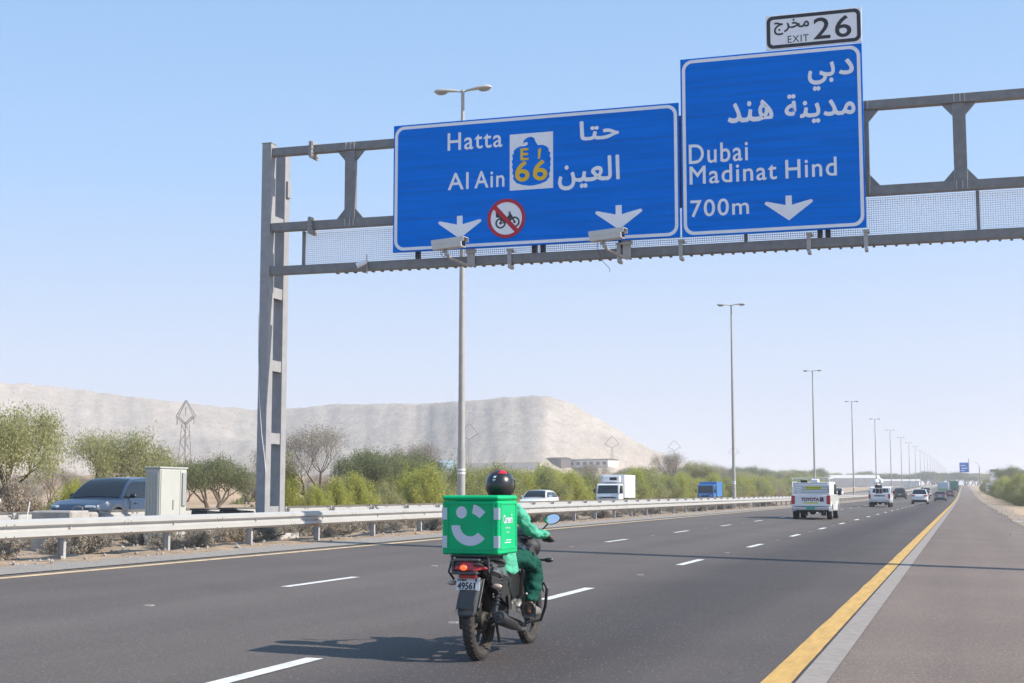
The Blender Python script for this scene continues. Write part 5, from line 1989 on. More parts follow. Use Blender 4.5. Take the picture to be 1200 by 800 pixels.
# ---- pickups
def pickup(label, x, y, cage, bodym, load=False, text=None, rear_text_col=None):
    root = empty('pickup_truck', (x, y, G(x, y)), 0, label, 'pickup truck')
    W, L = 1.80, 5.1
    r_ = .37
    # bed
    b_ = MB()
    b_.bx(-W / 2, -W / 2 + .06, .02, 2.05, .62, 1.16, .015)
    b_.bx(W / 2 - .06, W / 2, .02, 2.05, .62, 1.16, .015)
    b_.bx(-W / 2 + .062, W / 2 - .062, .03, 2.05, .62, .68)
    b_.bx(-W / 2 + .062, W / 2 - .062, 1.99, 2.05, .682, 1.16)
    b_.build('bed', bodym, root)
    MB().bx(-W / 2 + .17, W / 2 - .17, -.015, .05, .63, 1.15, .02).build('tailgate', bodym, root)
    for s_ in (-1, 1):
        MB().bx(s_ * (W / 2 - .085) - .08, s_ * (W / 2 - .085) + .088, -.02, .10, .72, 1.13, .02).build('tail_light', M_taillight, root)
        c_ = MB()
        c_.bx(s_ * (W / 2 - .085) - .079, s_ * (W / 2 - .085) + .08, .0, .12, .62, .718)
        c_.build('corner_panel', bodym, root)
    MB().bx(-W / 2 + .02, W / 2 - .02, -.17, -.03, .44, .60, .03).build('rear_bumper', mat('bumper_chrome', (.5, .5, .52), .3, .7), root)
    MB().bx(-.16, .16, -.178, -.168, .48, .62).build('bumper_step', M_black, root)
    plate_m = mat('plate_green', (.06, .40, .30), .5) if cage else M_plate
    MB().bx(-.20, .22, -.19, -.180, .47, .61).build('number_plate', plate_m, root)
    # cab: side profile
    pr = [(2.09, .45), (2.09, 1.18), (2.20, 1.66), (2.42, 1.76), (3.15, 1.77), (3.45, 1.70), (4.02, 1.20), (4.9, 1.05), (5.08, .92), (5.12, .5), (4.95, .38), (2.3, .38)]
    MB().prism(pr, 'x', -W / 2 + .02, W / 2 - .02).build('cab', bodym, root, bevel=.05)
    w_ = MB()
    V = []
    a_, c2 = Vector((0, 2.11, 1.22)), Vector((0, 2.19, 1.62))
    MB().add([(-.68, 2.095, 1.24), (.68, 2.095, 1.24), (.62, 2.175, 1.60), (-.62, 2.175, 1.60)], [(0, 1, 2, 3)]).build('rear_window', M_glass, root)
    for s_ in (-1, 1):
        xx = s_ * (W / 2 - .02 + .008)
        MB().add([(xx, 2.26, 1.20), (xx, 2.95, 1.18), (xx, 2.95, 1.66), (xx, 2.40, 1.66)], [(0, 1, 2, 3)]).build('side_window', M_glass, root)
        MB().add([(xx, 3.03, 1.18), (xx, 3.88, 1.18), (xx, 3.48, 1.60), (xx, 3.38, 1.66), (xx, 3.03, 1.66)], [(0, 1, 2, 3, 4)]).build('side_window', M_glass, root)
        mm = MB().box((s_ * (W / 2 + .13), 3.75, 1.25), (.18, .10, .22), None, .03)
        mm.build('wing_mirror', M_black, root)
        for yw in (1.0, 4.15):
            wheel(root, s_ * (W / 2 - .12), yw, r_, .25, s_)
            MB().lathe([(s_ * (W / 2 - .12), r_ * 1.05), (s_ * (W / 2 + .015), r_ * 1.08), (s_ * (W / 2 + .015), r_ * 1.2), (s_ * (W / 2 - .12), r_ * 1.25)], (0, yw, r_ + .02), 'x', 16, .0, PI).build('wheel_arch', bodym, root, smooth=True)
        MB().bx(s_ * (W / 2 - .005) - .01, s_ * (W / 2) + .012, .3, 1.9, 1.10, 1.16).build('bed_rail', bodym, root)
        MB().tube([(s_ * .55, -.05, .36), (s_ * .55, .2, .36)], .05, 6).bx(s_ * .42 - .02, s_ * .42 + .2, .75, .80, .18, .5).build('mud_flap', M_black, root)
    MB().bx(-.6, .6, .1, 4.8, .36, .60).build('chassis', M_dark, root)
    MB().tube([(.38, -.1, .34), (.38, 1.2, .34)], .035, 8).build('exhaust', M_gal, root)
    MB().ball((0, .95, .36), (.16, .16, .14), 8, 6).build('differential', M_dark, root)
    if cage:
        Mw = mat('cage_white_steel', (.66, .67, .68), .5)
        # corrugated side and rear boards with a tubular top frame
        for s_ in (-1, 1):
            for k in range(5):
                z = 1.175 + k * .115
                MB().bx(s_ * (W / 2 - .05) - .012, s_ * (W / 2 - .05) + .012, .04, 2.0, z, z + .10, .006).build('side_board', Mw, root)
            MB().tube([(s_ * (W / 2 - .05), .05, 1.16), (s_ * (W / 2 - .05), .05, 1.84), (s_ * (W / 2 - .05), .18, 1.93), (s_ * (W / 2 - .05), 2.0, 1.93), (s_ * (W / 2 - .05), 2.0, 1.16)], .025, 6).build('cage_tube', Mw, root)
            MB().tube([(s_ * (W / 2 - .05), .06, 1.76), (s_ * (W / 2 - .05), 2.0, 1.76)], .018, 6).build('cage_tube', Mw, root)
        for k in range(5):
            z = 1.175 + k * .115
            MB().bx(-W / 2 + .10, W / 2 - .10, .02, .045, z, z + .10, .006).build('rear_board', Mw, root)
        MB().tube([(-W / 2 + .05, .06, 1.93), (W / 2 - .05, .06, 1.93)], .025, 6).build('cage_tube', Mw, root)
        MB().tube([(-W / 2 + .05, .9, 1.93), (W / 2 - .05, .9, 1.93)], .02, 6).build('cage_tube', Mw, root)
        MB().tube([(-W / 2 + .05, 2.0, 1.93), (W / 2 - .05, 2.0, 1.93)], .02, 6).build('cage_tube', Mw, root)
        MB().bx(-.45, -.15, .08, .3, 1.72, 1.84, .02).build('roof_bag', M_black, root)
        MB().bx(.0, .35, .3, .8, 1.70, 1.90, .04).build('white_bundle', M_white, root)
        Yt = mat('reflective_yellow', (.75, .72, .02), .4)
        MB().bx(-.22, .50, .012, .019, 1.42, 1.55).build('yellow_tape', Yt, root)
        for k in range(6):
            u = -.15 + .115 * k
            MB().prism([(u - .035, 1.485), (u, 1.525), (u + .035, 1.485), (u, 1.445)], 'y', .006, .0115).build('black_diamond', M_signblack, root)
        o = text_mesh('lettering', 'TOYOTA', -.42, .38, .87, 1.02, -.02, M_signred if False else mat('maroon_lettering', (.16, .01, .06), .5), root, .012, label='dark red lettering TOYOTA')
        MB().bx(.42, .60, -.022, -.016, .84, 1.04).build('badge_sticker', mat('sticker_dark', (.12, .05, .06), .5), root)
        MB().bx(-.35, .35, -.022, -.016, .755, .815).build('yellow_tape', Yt, root)
        for k in range(6):
            u = -.29 + .115 * k
            MB().prism([(u - .02, .785), (u, .805), (u + .02, .785), (u, .765)], 'y', -.0275, -.0225).build('black_diamond', M_signblack, root)
    else:
        o = text_mesh('lettering', 'NISSAN', -.42, .42, .92, 1.04, -.02, mat('dark_blue_lettering', (.03, .03, .08), .5), root, .012, label='dark lettering NISSAN')
        for s_ in (-1, 1):
            MB().tube([(s_ * (W / 2 - .06), .1, 1.16), (s_ * (W / 2 - .06), .1, 1.60), (s_ * (W / 2 - .06), 1.95, 1.62)], .028, 6).build('side_bar', bodym, root)
        for k in range(5):
            MB().bx(-.62 + .31 * k - .012, -.62 + .31 * k + .012, .09, .11, 1.17, 1.60).build('rear_bar', bodym, root)
        MB().tube([(-W / 2 + .06, .1, 1.61), (W / 2 - .06, .1, 1.61)], .028, 6).build('top_bar', bodym, root)
        MB().bx(-.4, .2, .6, 1.3, .69, 1.9, .08).build('dark_load', M_dark, root)
        MB().ball((-.28, .8, 2.15), (.28, .3, .22), 10, 6).build('white_sack', M_white, root, smooth=True)
        MB().ball((.10, .9, 2.2), (.22, .3, .26), 10, 6).build('white_sack', M_white, root, smooth=True)
    return root


pickup('white pickup with caged cargo bed, yellow tape, TOYOTA lettering and green number plate', -6.86, 68.0, True, M_white_paint)
pickup('smaller white pickup ahead with white sacks piled above its load bed', -6.93, 126.0, False, M_white_paint)
# ------------------------------------------------------------------ motorcycle (heading +Y, origin at rear tyre contact)
BXX, BYY = -3.80, 11.13
bike = empty('motorcycle', (BXX, BYY, G(BXX, BYY)), 0, 'black delivery motorcycle with white number plate ridden in the right lane', 'motorcycle')
M_bblack = mat('bike_satin_black', (.022, .022, .024), .35, coat=.3)
M_bgrey = mat('bike_dull_grey', (.10, .10, .105), .45, .4, var=.2, vscale=20)
M_engine = mat('engine_alloy', (.16, .155, .15), .5, .5, var=.3, vscale=25)
M_dusty = mat('dusty_rubber', (.032, .030, .028), .9, col2=(.065, .056, .047), vscale=14, bump=.2, bscale=90)
M_dustyrim = mat('dusty_rim', (.055, .047, .04), .7, .3, var=.3, vscale=20)
M_silencer = mat('silencer_black', (.055, .055, .058), .42, .4, var=.2, vscale=16)
M_flap = mat('mud_flap_plastic', (.06, .065, .075), .55, var=.2, vscale=14)
WR = .315


def bp_(mb, name, m, parent=None, **k):
    return mb.build(name, m, parent or bike, **k)


def bike_wheel(y, w_, drum):
    t_ = MB()
    prof = []
    rc = WR - w_ / 2
    for k in range(14):
        a_ = 2 * PI * k / 14
        prof.append((math.sin(a_) * w_ / 2, rc + math.cos(a_) * w_ / 2 * (1 if math.cos(a_) > 0 else .75)))
    t_.lathe(prof, (0, y, WR), 'x', 40, closed=True)
    tyre = bp_(t_, 'tyre', M_dusty, smooth=True)
    tr = MB()
    for k in range(44):
        a_ = 2 * PI * k / 44
        for sx, da in ((-1, 0), (1, .07), (0, .03)):
            R = Euler((-(a_ + da) + 0, 0, 0)).to_matrix()
            rr = WR + .001 - (abs(sx) * .008)
            c = (sx * w_ * .27, y + math.sin(a_ + da) * rr, WR + math.cos(a_ + da) * rr)
            tr.box(c, (w_ * .22, .018, .007), Euler((-(a_ + da), sx * .5, sx * .35)).to_matrix())
    tag(bp_(tr, 'tread_blocks', M_dusty, tyre), kind='stuff')
    rm = MB().lathe([(-w_ * .32, rc - w_ * .28), (-w_ * .30, rc - w_ * .48), (-.012, rc - w_ * .60), (.012, rc - w_ * .60), (w_ * .30, rc - w_ * .48), (w_ * .32, rc - w_ * .28)], (0, y, WR), 'x', 36, closed=True)
    rim = bp_(rm, 'rim', M_dustyrim, smooth=True)
    sp = MB()
    for k in range(6):
        a_ = 2 * PI * k / 6 + .2
        a2 = a_ + .18
        sp.tube([(0, y + math.cos(a_) * .035, WR + math.sin(a_) * .035), (0, y + math.cos(a2) * .12, WR + math.sin(a2) * .12), (0, y + math.cos(a_) * (rc - w_ * .58), WR + math.sin(a_) * (rc - w_ * .58))], [.018, .013, .016], 6)
        bp_(sp, 'spoke', M_dustyrim, rim)
        sp = MB()
    bp_(MB().lathe([(-.06, .001), (-.06, drum * .8), (-.045, drum), (.045, drum), (.06, drum * .8), (.06, .001)], (0, y, WR), 'x', 24), 'hub', M_dustyrim, smooth=True)
    bp_(MB().tube([(-.12, y, WR), (.12, y, WR)], .012, 8), 'axle', M_chrome)


bike_wheel(0, .10, .075)
bike_wheel(1.39, .085, .055)
# brake disc at the front
bp_(MB().lathe([(.052, .045), (.056, .045), (.056, .12), (.052, .12)], (0, 1.39, WR), 'x', 28, closed=True), 'brake_disc', M_chrome)
# swing arm, chain case, shock absorbers
for s_ in (-1, 1):
    bp_(MB().tube([(s_ * .10, -.02, WR), (s_ * .10, .25, .345), (s_ * .09, .52, .37)], [.022, .024, .026], 8), 'swing_arm', M_bblack)
    o = bp_(MB().tube([(s_ * .125, .02, .36), (s_ * .135, .16, .70)], .022, 10), 'shock_absorber', M_bblack)
    sp = MB()
    pts = []
    for k in range(60):
        t_ = k / 59
        a_ = t_ * 2 * PI * 9
        p = Vector((s_ * .127, .05, .42)).lerp(Vector((s_ * .134, .15, .66)), t_)
        pts.append(p + Vector((math.cos(a_) * .032, math.sin(a_) * .030, -math.sin(a_) * .009)))
    bp_(sp.tube(pts, .0055, 5), 'spring', M_bblack, o)
bp_(MB().prism([(-.10, .25), (.42, .30), (.52, .38), (.42, .46), (.0, .40), (-.12, .36)], 'x', -.135, -.112), 'chain_case', M_bblack, bevel=.006)
# frame
fr = MB()
for s_ in (-1, 1):
    for pts_ in ([(s_ * .11, -.12, .76), (s_ * .12, .35, .70), (s_ * .11, .55, .66)], [(s_ * .10, .52, .68), (s_ * .10, .52, .36), (s_ * .10, .60, .26)], [(s_ * .02, 1.02, .88), (s_ * .08, .80, .80), (s_ * .11, .50, .72)],
                 [(s_ * .02, 1.04, .80), (s_ * .07, .98, .50), (s_ * .10, .90, .28), (s_ * .10, .60, .24)]):
        bp_(MB().tube(pts_, .015, 8), 'frame_tube', M_bblack)
bp_(MB().tube([(0, 1.00, .94), (0, 1.06, .76)], .032, 10), 'steering_head', M_bblack)
# engine
bp_(MB().box((0, .70, .345), (.24, .34, .20), None, .03), 'crankcase', M_engine)
for s_, r_ in ((1, .10), (-1, .09)):
    bp_(MB().lathe([(s_ * .118, .001), (s_ * .155, .001), (s_ * .155, r_ * .7), (s_ * .145, r_ * .9), (s_ * .118, r_)], (0, .72, .345), 'x', 24), 'engine_cover', M_engine, smooth=True, angle=50)
for k in range(9):
    bp_(MB().box((0, .83 + .012 * k, .46 + .02 * k), (.17, .19, .008), (math.radians(-25), 0, 0), .003), 'cooling_fin', M_engine)
bp_(MB().box((0, .88, .545), (.10, .12, .22), (math.radians(-25), 0, 0), .01), 'cylinder', M_bgrey)
bp_(MB().box((0, .945, .665), (.15, .15, .07), (math.radians(-25), 0, 0), .015), 'cylinder_head', M_engine)
bp_(MB().tube([(0, .98, .66), (0.02, 1.08, .60), (.07, 1.09, .45), (.11, 1.02, .27), (.14, .80, .18), (.15, .58, .20)], .019, 10), 'exhaust_pipe', M_bgrey, smooth=True)
# silencer, pointing back on the right
o = bp_(MB().tube([(.155, .60, .205), (.165, .45, .235), (.175, .34, .27), (.185, -.02, .345), (.187, -.055, .352)], [.022, .035, .055, .060, .048], 16), 'silencer', M_silencer, smooth=True)
bp_(MB().tube([(.1855, -.03, .348), (.187, -.072, .356)], [.024, .022], 12), 'tail_pipe', M_bgrey, o)
bp_(MB().tube([(.1855, -.057, .3525), (.187, -.074, .3566)], [.017, .017], 12), 'tail_pipe_bore', M_dark, o)
bp_(MB().prism([(.02, .36), (.36, .29), (.42, .27), (.46, .29), (.36, .345), (.04, .415)], 'x', .238, .246), 'heat_shield', M_bgrey, o)
bp_(MB().box((.16, .30, .40), (.02, .05, .22), (math.radians(14), 0, 0), .004), 'silencer_bracket', M_bblack)
# seat, tail, side panels, tank
seat_prof = [(-.22, .775), (-.20, .80), (.05, .815), (.30, .80), (.44, .775), (.58, .79), (.62, .76), (.30, .735), (-.18, .745)]
bp_(MB().prism(seat_prof, 'x', -.125, .125), 'seat', mat('seat_vinyl', (.03, .028, .027), .6, bump=.2, bscale=60), bevel=.02)
tp = MB()
for s_ in (-1, 1):
    t_ = MB()
    V = []
    st = [(-.30, .77, .80, .10), (-.12, .71, .765, .13), (.10, .655, .74, .14), (.32, .60, .735, .135), (.50, .53, .73, .12)]
    for (y, za, zb, xx) in st:
        V += [(s_ * (xx - .02), y, za), (s_ * (xx + .012), y, (za * .6 + zb * .4)), (s_ * (xx - .01), y, zb), (s_ * (xx - .06), y, zb - .01)]
    t_.v = V
    for i in range(len(st) - 1):
        for k in range(4):
            t_.f.append((i * 4 + k, i * 4 + (k + 1) % 4, (i + 1) * 4 + (k + 1) % 4, (i + 1) * 4 + k))
    t_.f += [(0, 1, 2, 3), (16, 17, 18, 19)]
    bp_(t_, 'tail_panel', M_bblack if s_ < 0 else mat('tail_panel_satin', (.075, .073, .075), .32, coat=.5), bevel=.004)
    bp_(MB().prism([(.50, .45), (.66, .48), (.70, .62), (.60, .72), (.42, .70), (.40, .55)], 'x', s_ * .115, s_ * .135), 'side_panel', M_bblack, bevel=.006)
tk = MB()
st = [(.56, .03, .74, .80), (.62, .10, .73, .86), (.74, .135, .73, .925), (.88, .14, .74, .94), (1.0, .11, .76, .92), (1.06, .04, .80, .88)]
for (y, hw_, za, zb) in st:
    for k in range(12):
        a_ = 2 * PI * k / 12
        tk.v.append((hw_ * math.cos(a_), y, (za + zb) / 2 + (zb - za) / 2 * math.sin(a_)))
for i in range(len(st) - 1):
    for k in range(12):
        tk.f.append((i * 12 + k, i * 12 + (k + 1) % 12, (i + 1) * 12 + (k + 1) % 12, (i + 1) * 12 + k))
tk.f += [tuple(range(12)), tuple(60 + k for k in range(12))]
bp_(tk, 'fuel_tank', M_bblack, smooth=True)
for s_ in (-1, 1):
    bp_(MB().prism([(.95, .60), (1.14, .66), (1.16, .80), (1.02, .90), (.90, .86), (.92, .70)], 'x', s_ * .10, s_ * .155), 'tank_shroud', M_bblack, bevel=.01)
# rear fender, mud flap, lamp cluster, plate
rf = MB()
st = []
for k in range(9):
    a_ = math.radians(40 + 88 * k / 8)
    st.append((-math.cos(a_ - PI / 2 + PI / 2) * 0, a_))
V = []
for k in range(10):
    a_ = math.radians(100 + 62 * k / 9)
    rr = WR + .065
    y, z = math.cos(a_) * rr + .0, WR + math.sin(a_) * rr
    V += [(-.075, y, z - .02), (-.07, y, z + .004), (.07, y, z + .004), (.075, y, z - .02)]
rf.v = V
for k in range(9):
    for j in range(3):
        rf.f.append((k * 4 + j, k * 4 + j + 1, k * 4 + 4 + j + 1, k * 4 + 4 + j))
o = bp_(rf, 'rear_fender', M_bblack, fix=True, smooth=True)
md = o.modifiers.new('s', 'SOLIDIFY'); md.thickness = .006
fl = MB()
V = []
for (y, z, hw_) in ((-.21, .66, .085), (-.262, .57, .082), (-.30, .49, .078), (-.335, .40, .072), (-.342, .375, .060)):
    V += [(-hw_, y + .035, z), (-hw_ * .85, y, z), (hw_ * .85, y, z), (hw_, y + .035, z)]
fl.v = V
for k in range(4):
    for j in range(3):
        fl.f.append((k * 4 + j, k * 4 + j + 1, k * 4 + 5 + j, k * 4 + 4 + j))
o = bp_(fl, 'mud_flap', M_flap, smooth=True, angle=30)
md = o.modifiers.new('s', 'SOLIDIFY'); md.thickness = .006; md.offset = 1
bp_(MB().tube([(.09, -.15, .66), (.088, -.20, .56), (.082, -.26, .44)], .008, 6), 'fender_stay', M_bgrey)
pl = bp_(MB().box((-.005, -.262, .625), (.20, .004, .105), (math.radians(-14), 0, 0), .001), 'number_plate', M_plate)
o = text_mesh('lettering', '4956', -.085, .038, -.042, .012, 0, M_signblack, pl, .0022, label='black digits 4956')
o.location = (-.005, -.2655, .625); o.rotation_euler = (math.radians(-14), 0, 0)
o = MB().prism([(.050, -.042), (.064, -.042), (.064, .012), (.052, .012), (.044, .002), (.050, .0)], 'y', -.0005, .0005).build('lettering', M_signblack, pl)
o['label'] = 'black digit 1'
o.location = (-.005, -.2655, .625); o.rotation_euler = (math.radians(-14), 0, 0)
o = text_mesh('lettering', 'DUBAI', -.088, -.015, .022, .042, 0, M_signblack, pl, .001, label='small black lettering DUBAI')
o.location = (-.005, -.2655, .625); o.rotation_euler = (math.radians(-14), 0, 0)
o = text_mesh('lettering', '1', .062, .072, .018, .044, 0, M_signblack, pl, .001)
o.location = (-.005, -.2655, .625); o.rotation_euler = (math.radians(-14), 0, 0)
tl = MB()
V = [(-.112, -.302, .738), (-.095, -.290, .80), (.045, -.286, .80), (.165, -.205, .742), (.05, -.302, .730),
     (-.112, -.22, .738), (-.095, -.22, .80), (.045, -.20, .80), (.165, -.185, .742), (.05, -.22, .730)]
tl.add(V, [(0, 1, 2, 4), (2, 3, 4), (1, 6, 7, 2), (2, 7, 8, 3), (3, 8, 9, 4), (4, 9, 5, 0), (0, 5, 6, 1)])
o = bp_(tl, 'tail_light', M_taillight, bevel=.006)
bp_(MB().ball((-.03, -.300, .755), (.030, .016, .022), 12, 8), 'brake_lamp', mat('lit_brake_lamp', (.95, .10, .03), .3, emit=1.2), o, smooth=True)
hs = MB()
hs.bx(-.125, .10, -.295, -.17, .803, .825, .006)
hs.bx(-.125, .08, -.298, -.20, .700, .727, .006)
hs.bx(-.135, -.115, -.298, -.18, .70, .815, .004)
hs.prism([(.02, .70), (.19, .735), (.19, .755), (.175, .765), (.165, .738), (.05, .727)], 'y', -.20, -.10)
hs.prism([(.05, .81), (.19, .76), (.185, .775), (.10, .828)], 'y', -.215, -.10)
tag(bp_(hs, 'tail_light_shroud', M_bgrey), kind='stuff')
for s_ in (-1, 1):
    bp_(MB().prism([(-.10, .69), (.30, .62), (.40, .50), (.38, .40), (.20, .46), (.02, .56), (-.10, .62)], 'x', s_ * .098, s_ * .146), 'inner_side_cover', M_dark, bevel=.01)
bp_(MB().ball((0, 1.15, .865), (.185, .13, .125), 18, 12), 'headlight_fairing', mat('fairing_matt_black', (.014, .014, .015), .6), smooth=True)
bp_(MB().bx(-.07, .07, -.285, -.255, .672, .697, .003), 'reflector', M_taillight)
bp_(MB().box((0, -.235, .64), (.14, .03, .10), (math.radians(-14), 0, 0), .004), 'plate_bracket', M_bblack)
for s_, zz, yy in ((-1, .625, -.12), (1, .60, -.10), (-1, .76, 1.18), (1, .755, 1.16)):
    xo = .10 if yy < 0 else .13
    xt = (.17 if s_ < 0 else .165) if yy < 0 else .235
    st_ = bp_(MB().tube([(s_ * (xo - .04), yy + .02, zz), (s_ * (xt - .02), yy, zz)], .010, 8), 'indicator_stalk', M_bblack)
    bp_(MB().ball((s_ * (xt + .02), yy, zz), (.045, .028, .022), 14, 8), 'indicator', mat('indicator_lens_rear', (.50, .38, .32), .2, coat=.6) if yy < 0 else M_bblack, st_, smooth=True)
# grab rails and the carrier rack
for s_ in (-1, 1):
    bp_(MB().tube([(s_ * .13, .30, .77), (s_ * .155, .10, .80), (s_ * .155, -.12, .825), (s_ * .10, -.25, .80)], .011, 8), 'grab_rail', M_bgrey, smooth=True)
    bp_(MB().tube([(s_ * .14, -.22, .66), (s_ * .17, -.26, .72), (s_ * .15, -.22, .845)], .010, 8), 'rack_strut', M_bblack)
    bp_(MB().tube([(s_ * .15, -.25, .845), (s_ * .15, .27, .845)], .011, 8), 'rack_rail', M_bblack)
for yy in (-.24, -.05, .12, .26):
    bp_(MB().tube([(-.15, yy, .845), (.15, yy, .845)], .009, 8), 'rack_bar', M_bblack)
bp_(MB().bx(-.125, .125, -.20, .26, .775, .838, .01), 'rack_block', M_dark)
bp_(MB().prism([(-.28, .82), (-.10, .84), (.24, .82), (.24, .60), (-.05, .64), (-.20, .71)], 'x', -.105, .105), 'under_seat_tray', M_dark, bevel=.01)
# front end
for s_ in (-1, 1):
    bp_(MB().tube([(s_ * .085, 1.385, .32), (s_ * .085, 1.30, .52), (s_ * .085, 1.22, .70)], [.026, .026, .024], 10), 'fork_leg', M_bblack)
    bp_(MB().tube([(s_ * .085, 1.22, .70), (s_ * .085, 1.10, .98)], .016, 10), 'fork_tube', M_chrome)
ff = MB()
V = []
for k in range(9):
    a_ = math.radians(25 + 120 * k / 8)
    rr = WR + .03
    y, z = 1.39 + math.cos(a_) * rr, WR + math.sin(a_) * rr
    V += [(-.055, y, z - .03), (-.035, y, z), (.035, y, z), (.055, y, z - .03)]
ff.v = V
for k in range(8):
    for j in range(3):
        ff.f.append((k * 4 + j, k * 4 + j + 1, k * 4 + 5 + j, k * 4 + 4 + j))
o = bp_(ff, 'front_fender', M_bblack, smooth=True)
md = o.modifiers.new('s', 'SOLIDIFY'); md.thickness = .005
bp_(MB().ball((0, 1.27, .86), (.10, .10, .10), 16, 10), 'headlight_shell', M_bblack, smooth=True)
bp_(MB().lathe([(0, .001), (0, .085), (-.02, .09)], (0, 1.345, .86), 'y', 20), 'headlight', M_headlight)
bp_(MB().prism([(1.12, .90), (1.20, .88), (1.28, .95), (1.24, 1.06), (1.16, 1.03)], 'x', -.11, .11), 'front_cowl', M_bblack, bevel=.02)
bp_(MB().box((0, 1.12, .985), (.18, .06, .07), (math.radians(-30), 0, 0), .01), 'instrument_cluster', M_bblack)
for s_ in (-1, 1):
    hb = bp_(MB().tube([(0, 1.06, .94), (s_ * .12, 1.05, .95), (s_ * .20, .98, .985), (s_ * .29, .86, .965), (s_ * .345, .80, .955)], .012, 8), 'handlebar', M_bblack, smooth=True)
    bp_(MB().tube([(s_ * .30, .845, .962), (s_ * .40, .745, .945)], .018, 10), 'grip', M_rubber, hb)
    bp_(MB().ball((s_ * .408, .737, .944), .018, 8, 6), 'bar_end', M_bblack, hb)
    bp_(MB().tube([(s_ * .27, .90, .955), (s_ * .30, .93, .95), (s_ * .40, .82, .935), (s_ * .415, .795, .935)], .007, 6), 'lever', M_bgrey, hb)
    mi = bp_(MB().tube([(s_ * .26, .90, .97), (s_ * .28, .88, 1.03), (s_ * .375, .78, 1.10)], .007, 6), 'mirror_stem', M_bblack)
    R = Euler((math.radians(84), math.radians(-14 * s_), math.radians(6 * s_))).to_matrix()
    mh_ = MB()
    n = 20
    for (rr, dz) in ((.75, .03), (1.0, .012), (1.0, 0)):
        for k in range(n):
            a_ = 2 * PI * k / n
            mh_.v.append(tuple(R @ Vector((.072 * rr * math.cos(a_), .046 * rr * math.sin(a_), -dz)) + Vector((s_ * .405, .765, 1.125))))
    for i in range(2):
        for k in range(n):
            mh_.f.append((i * n + k, i * n + (k + 1) % n, (i + 1) * n + (k + 1) % n, (i + 1) * n + k))
    mh_.f.append(tuple(range(n)))
    mo = bp_(mh_, 'mirror', M_bblack, smooth=True, angle=50)
    g_ = MB()
    for k in range(n):
        a_ = 2 * PI * k / n
        g_.v.append(tuple(R @ Vector((.065 * math.cos(a_), .040 * math.sin(a_), .002)) + Vector((s_ * .405, .765, 1.125))))
    g_.f.append(tuple(range(n)))
    bp_(g_, 'mirror_glass', mat('mirror_glass', (.75, .80, .88), .03, 1.0), mo, fix=False)
# crash guard, foot pegs, brake pedal, kick lever
bp_(MB().tube([(.09, 1.02, .50), (.17, 1.0, .565), (.27, .98, .56), (.295, .97, .52), (.27, 1.0, .36), (.22, 1.03, .24), (.10, .95, .22)], .014, 10), 'crash_guard', M_bblack, smooth=True)
bp_(MB().tube([(-.09, 1.02, .50), (-.17, 1.0, .565), (-.27, .98, .56), (-.295, .97, .52), (-.27, 1.0, .36), (-.22, 1.03, .24), (-.10, .95, .22)], .014, 10), 'crash_guard', M_bblack, smooth=True)
for s_ in (-1, 1):
    bp_(MB().tube([(s_ * .12, .62, .285), (s_ * .25, .62, .285)], .016, 8), 'foot_peg', M_rubber)
    bp_(MB().tube([(s_ * .13, .22, .37), (s_ * .22, .22, .37)], .013, 8), 'pillion_peg', M_rubber)
bp_(MB().tube([(.13, .62, .25), (.18, .74, .22), (.18, .80, .24)], .008, 6), 'brake_pedal', M_bgrey)
bp_(MB().tube([(.16, .66, .36), (.20, .60, .48), (.23, .58, .50)], .009, 6), 'kick_lever', M_bgrey)
bp_(MB().tube([(-.1, .58, .22), (-.16, .30, .14)], .012, 6), 'side_stand', M_bblack)
bp_(MB().tube([(.14, .02, .30), (.15, .05, .20), (.14, .10, .14)], .012, 6), 'centre_stand_foot', M_bblack)

# ------------------------------------------------------------------ delivery box on the rack
GBOX = mat('box_green', (.0, .45, .17), .5, var=.07, vscale=5, spec=.25, bump=.08, bscale=9)
box = empty('delivery_box', (BXX, BYY + .005, G(BXX, BYY) + .855), 0, 'bright green delivery box with white winking smile, strapped behind the motorcycle rider', 'delivery box')
bw, bd, bh = .485, .50, .475
MB().bx(-bw / 2, bw / 2, -.23, -.23 + bd, 0, bh - .045, .012).build('body', GBOX, box, bevel=.004)
MB().bx(-bw / 2 - .002, bw / 2 + .002, -.232, -.228 + bd, bh - .043, bh, .016).build('lid', GBOX, box, bevel=.004)
fr = [(-bw / 2 + .055, bw / 2 - .055, .045, .065), ]
yb = -.23


def frame_part(name, x0, x1, z0, z1, t_, y0, y1):
    mb = MB()
    mb.bx(x0, x1, y0, y1, z0, z0 + t_)
    mb.bx(x0, x1, y0, y1, z1 - t_, z1)
    mb.bx(x0, x0 + t_, y0 + .0, y1, z0 + t_, z1 - t_)
    mb.bx(x1 - t_, x1, y0 + .0, y1, z0 + t_, z1 - t_)
    return mb.build(name, GBOX, box)


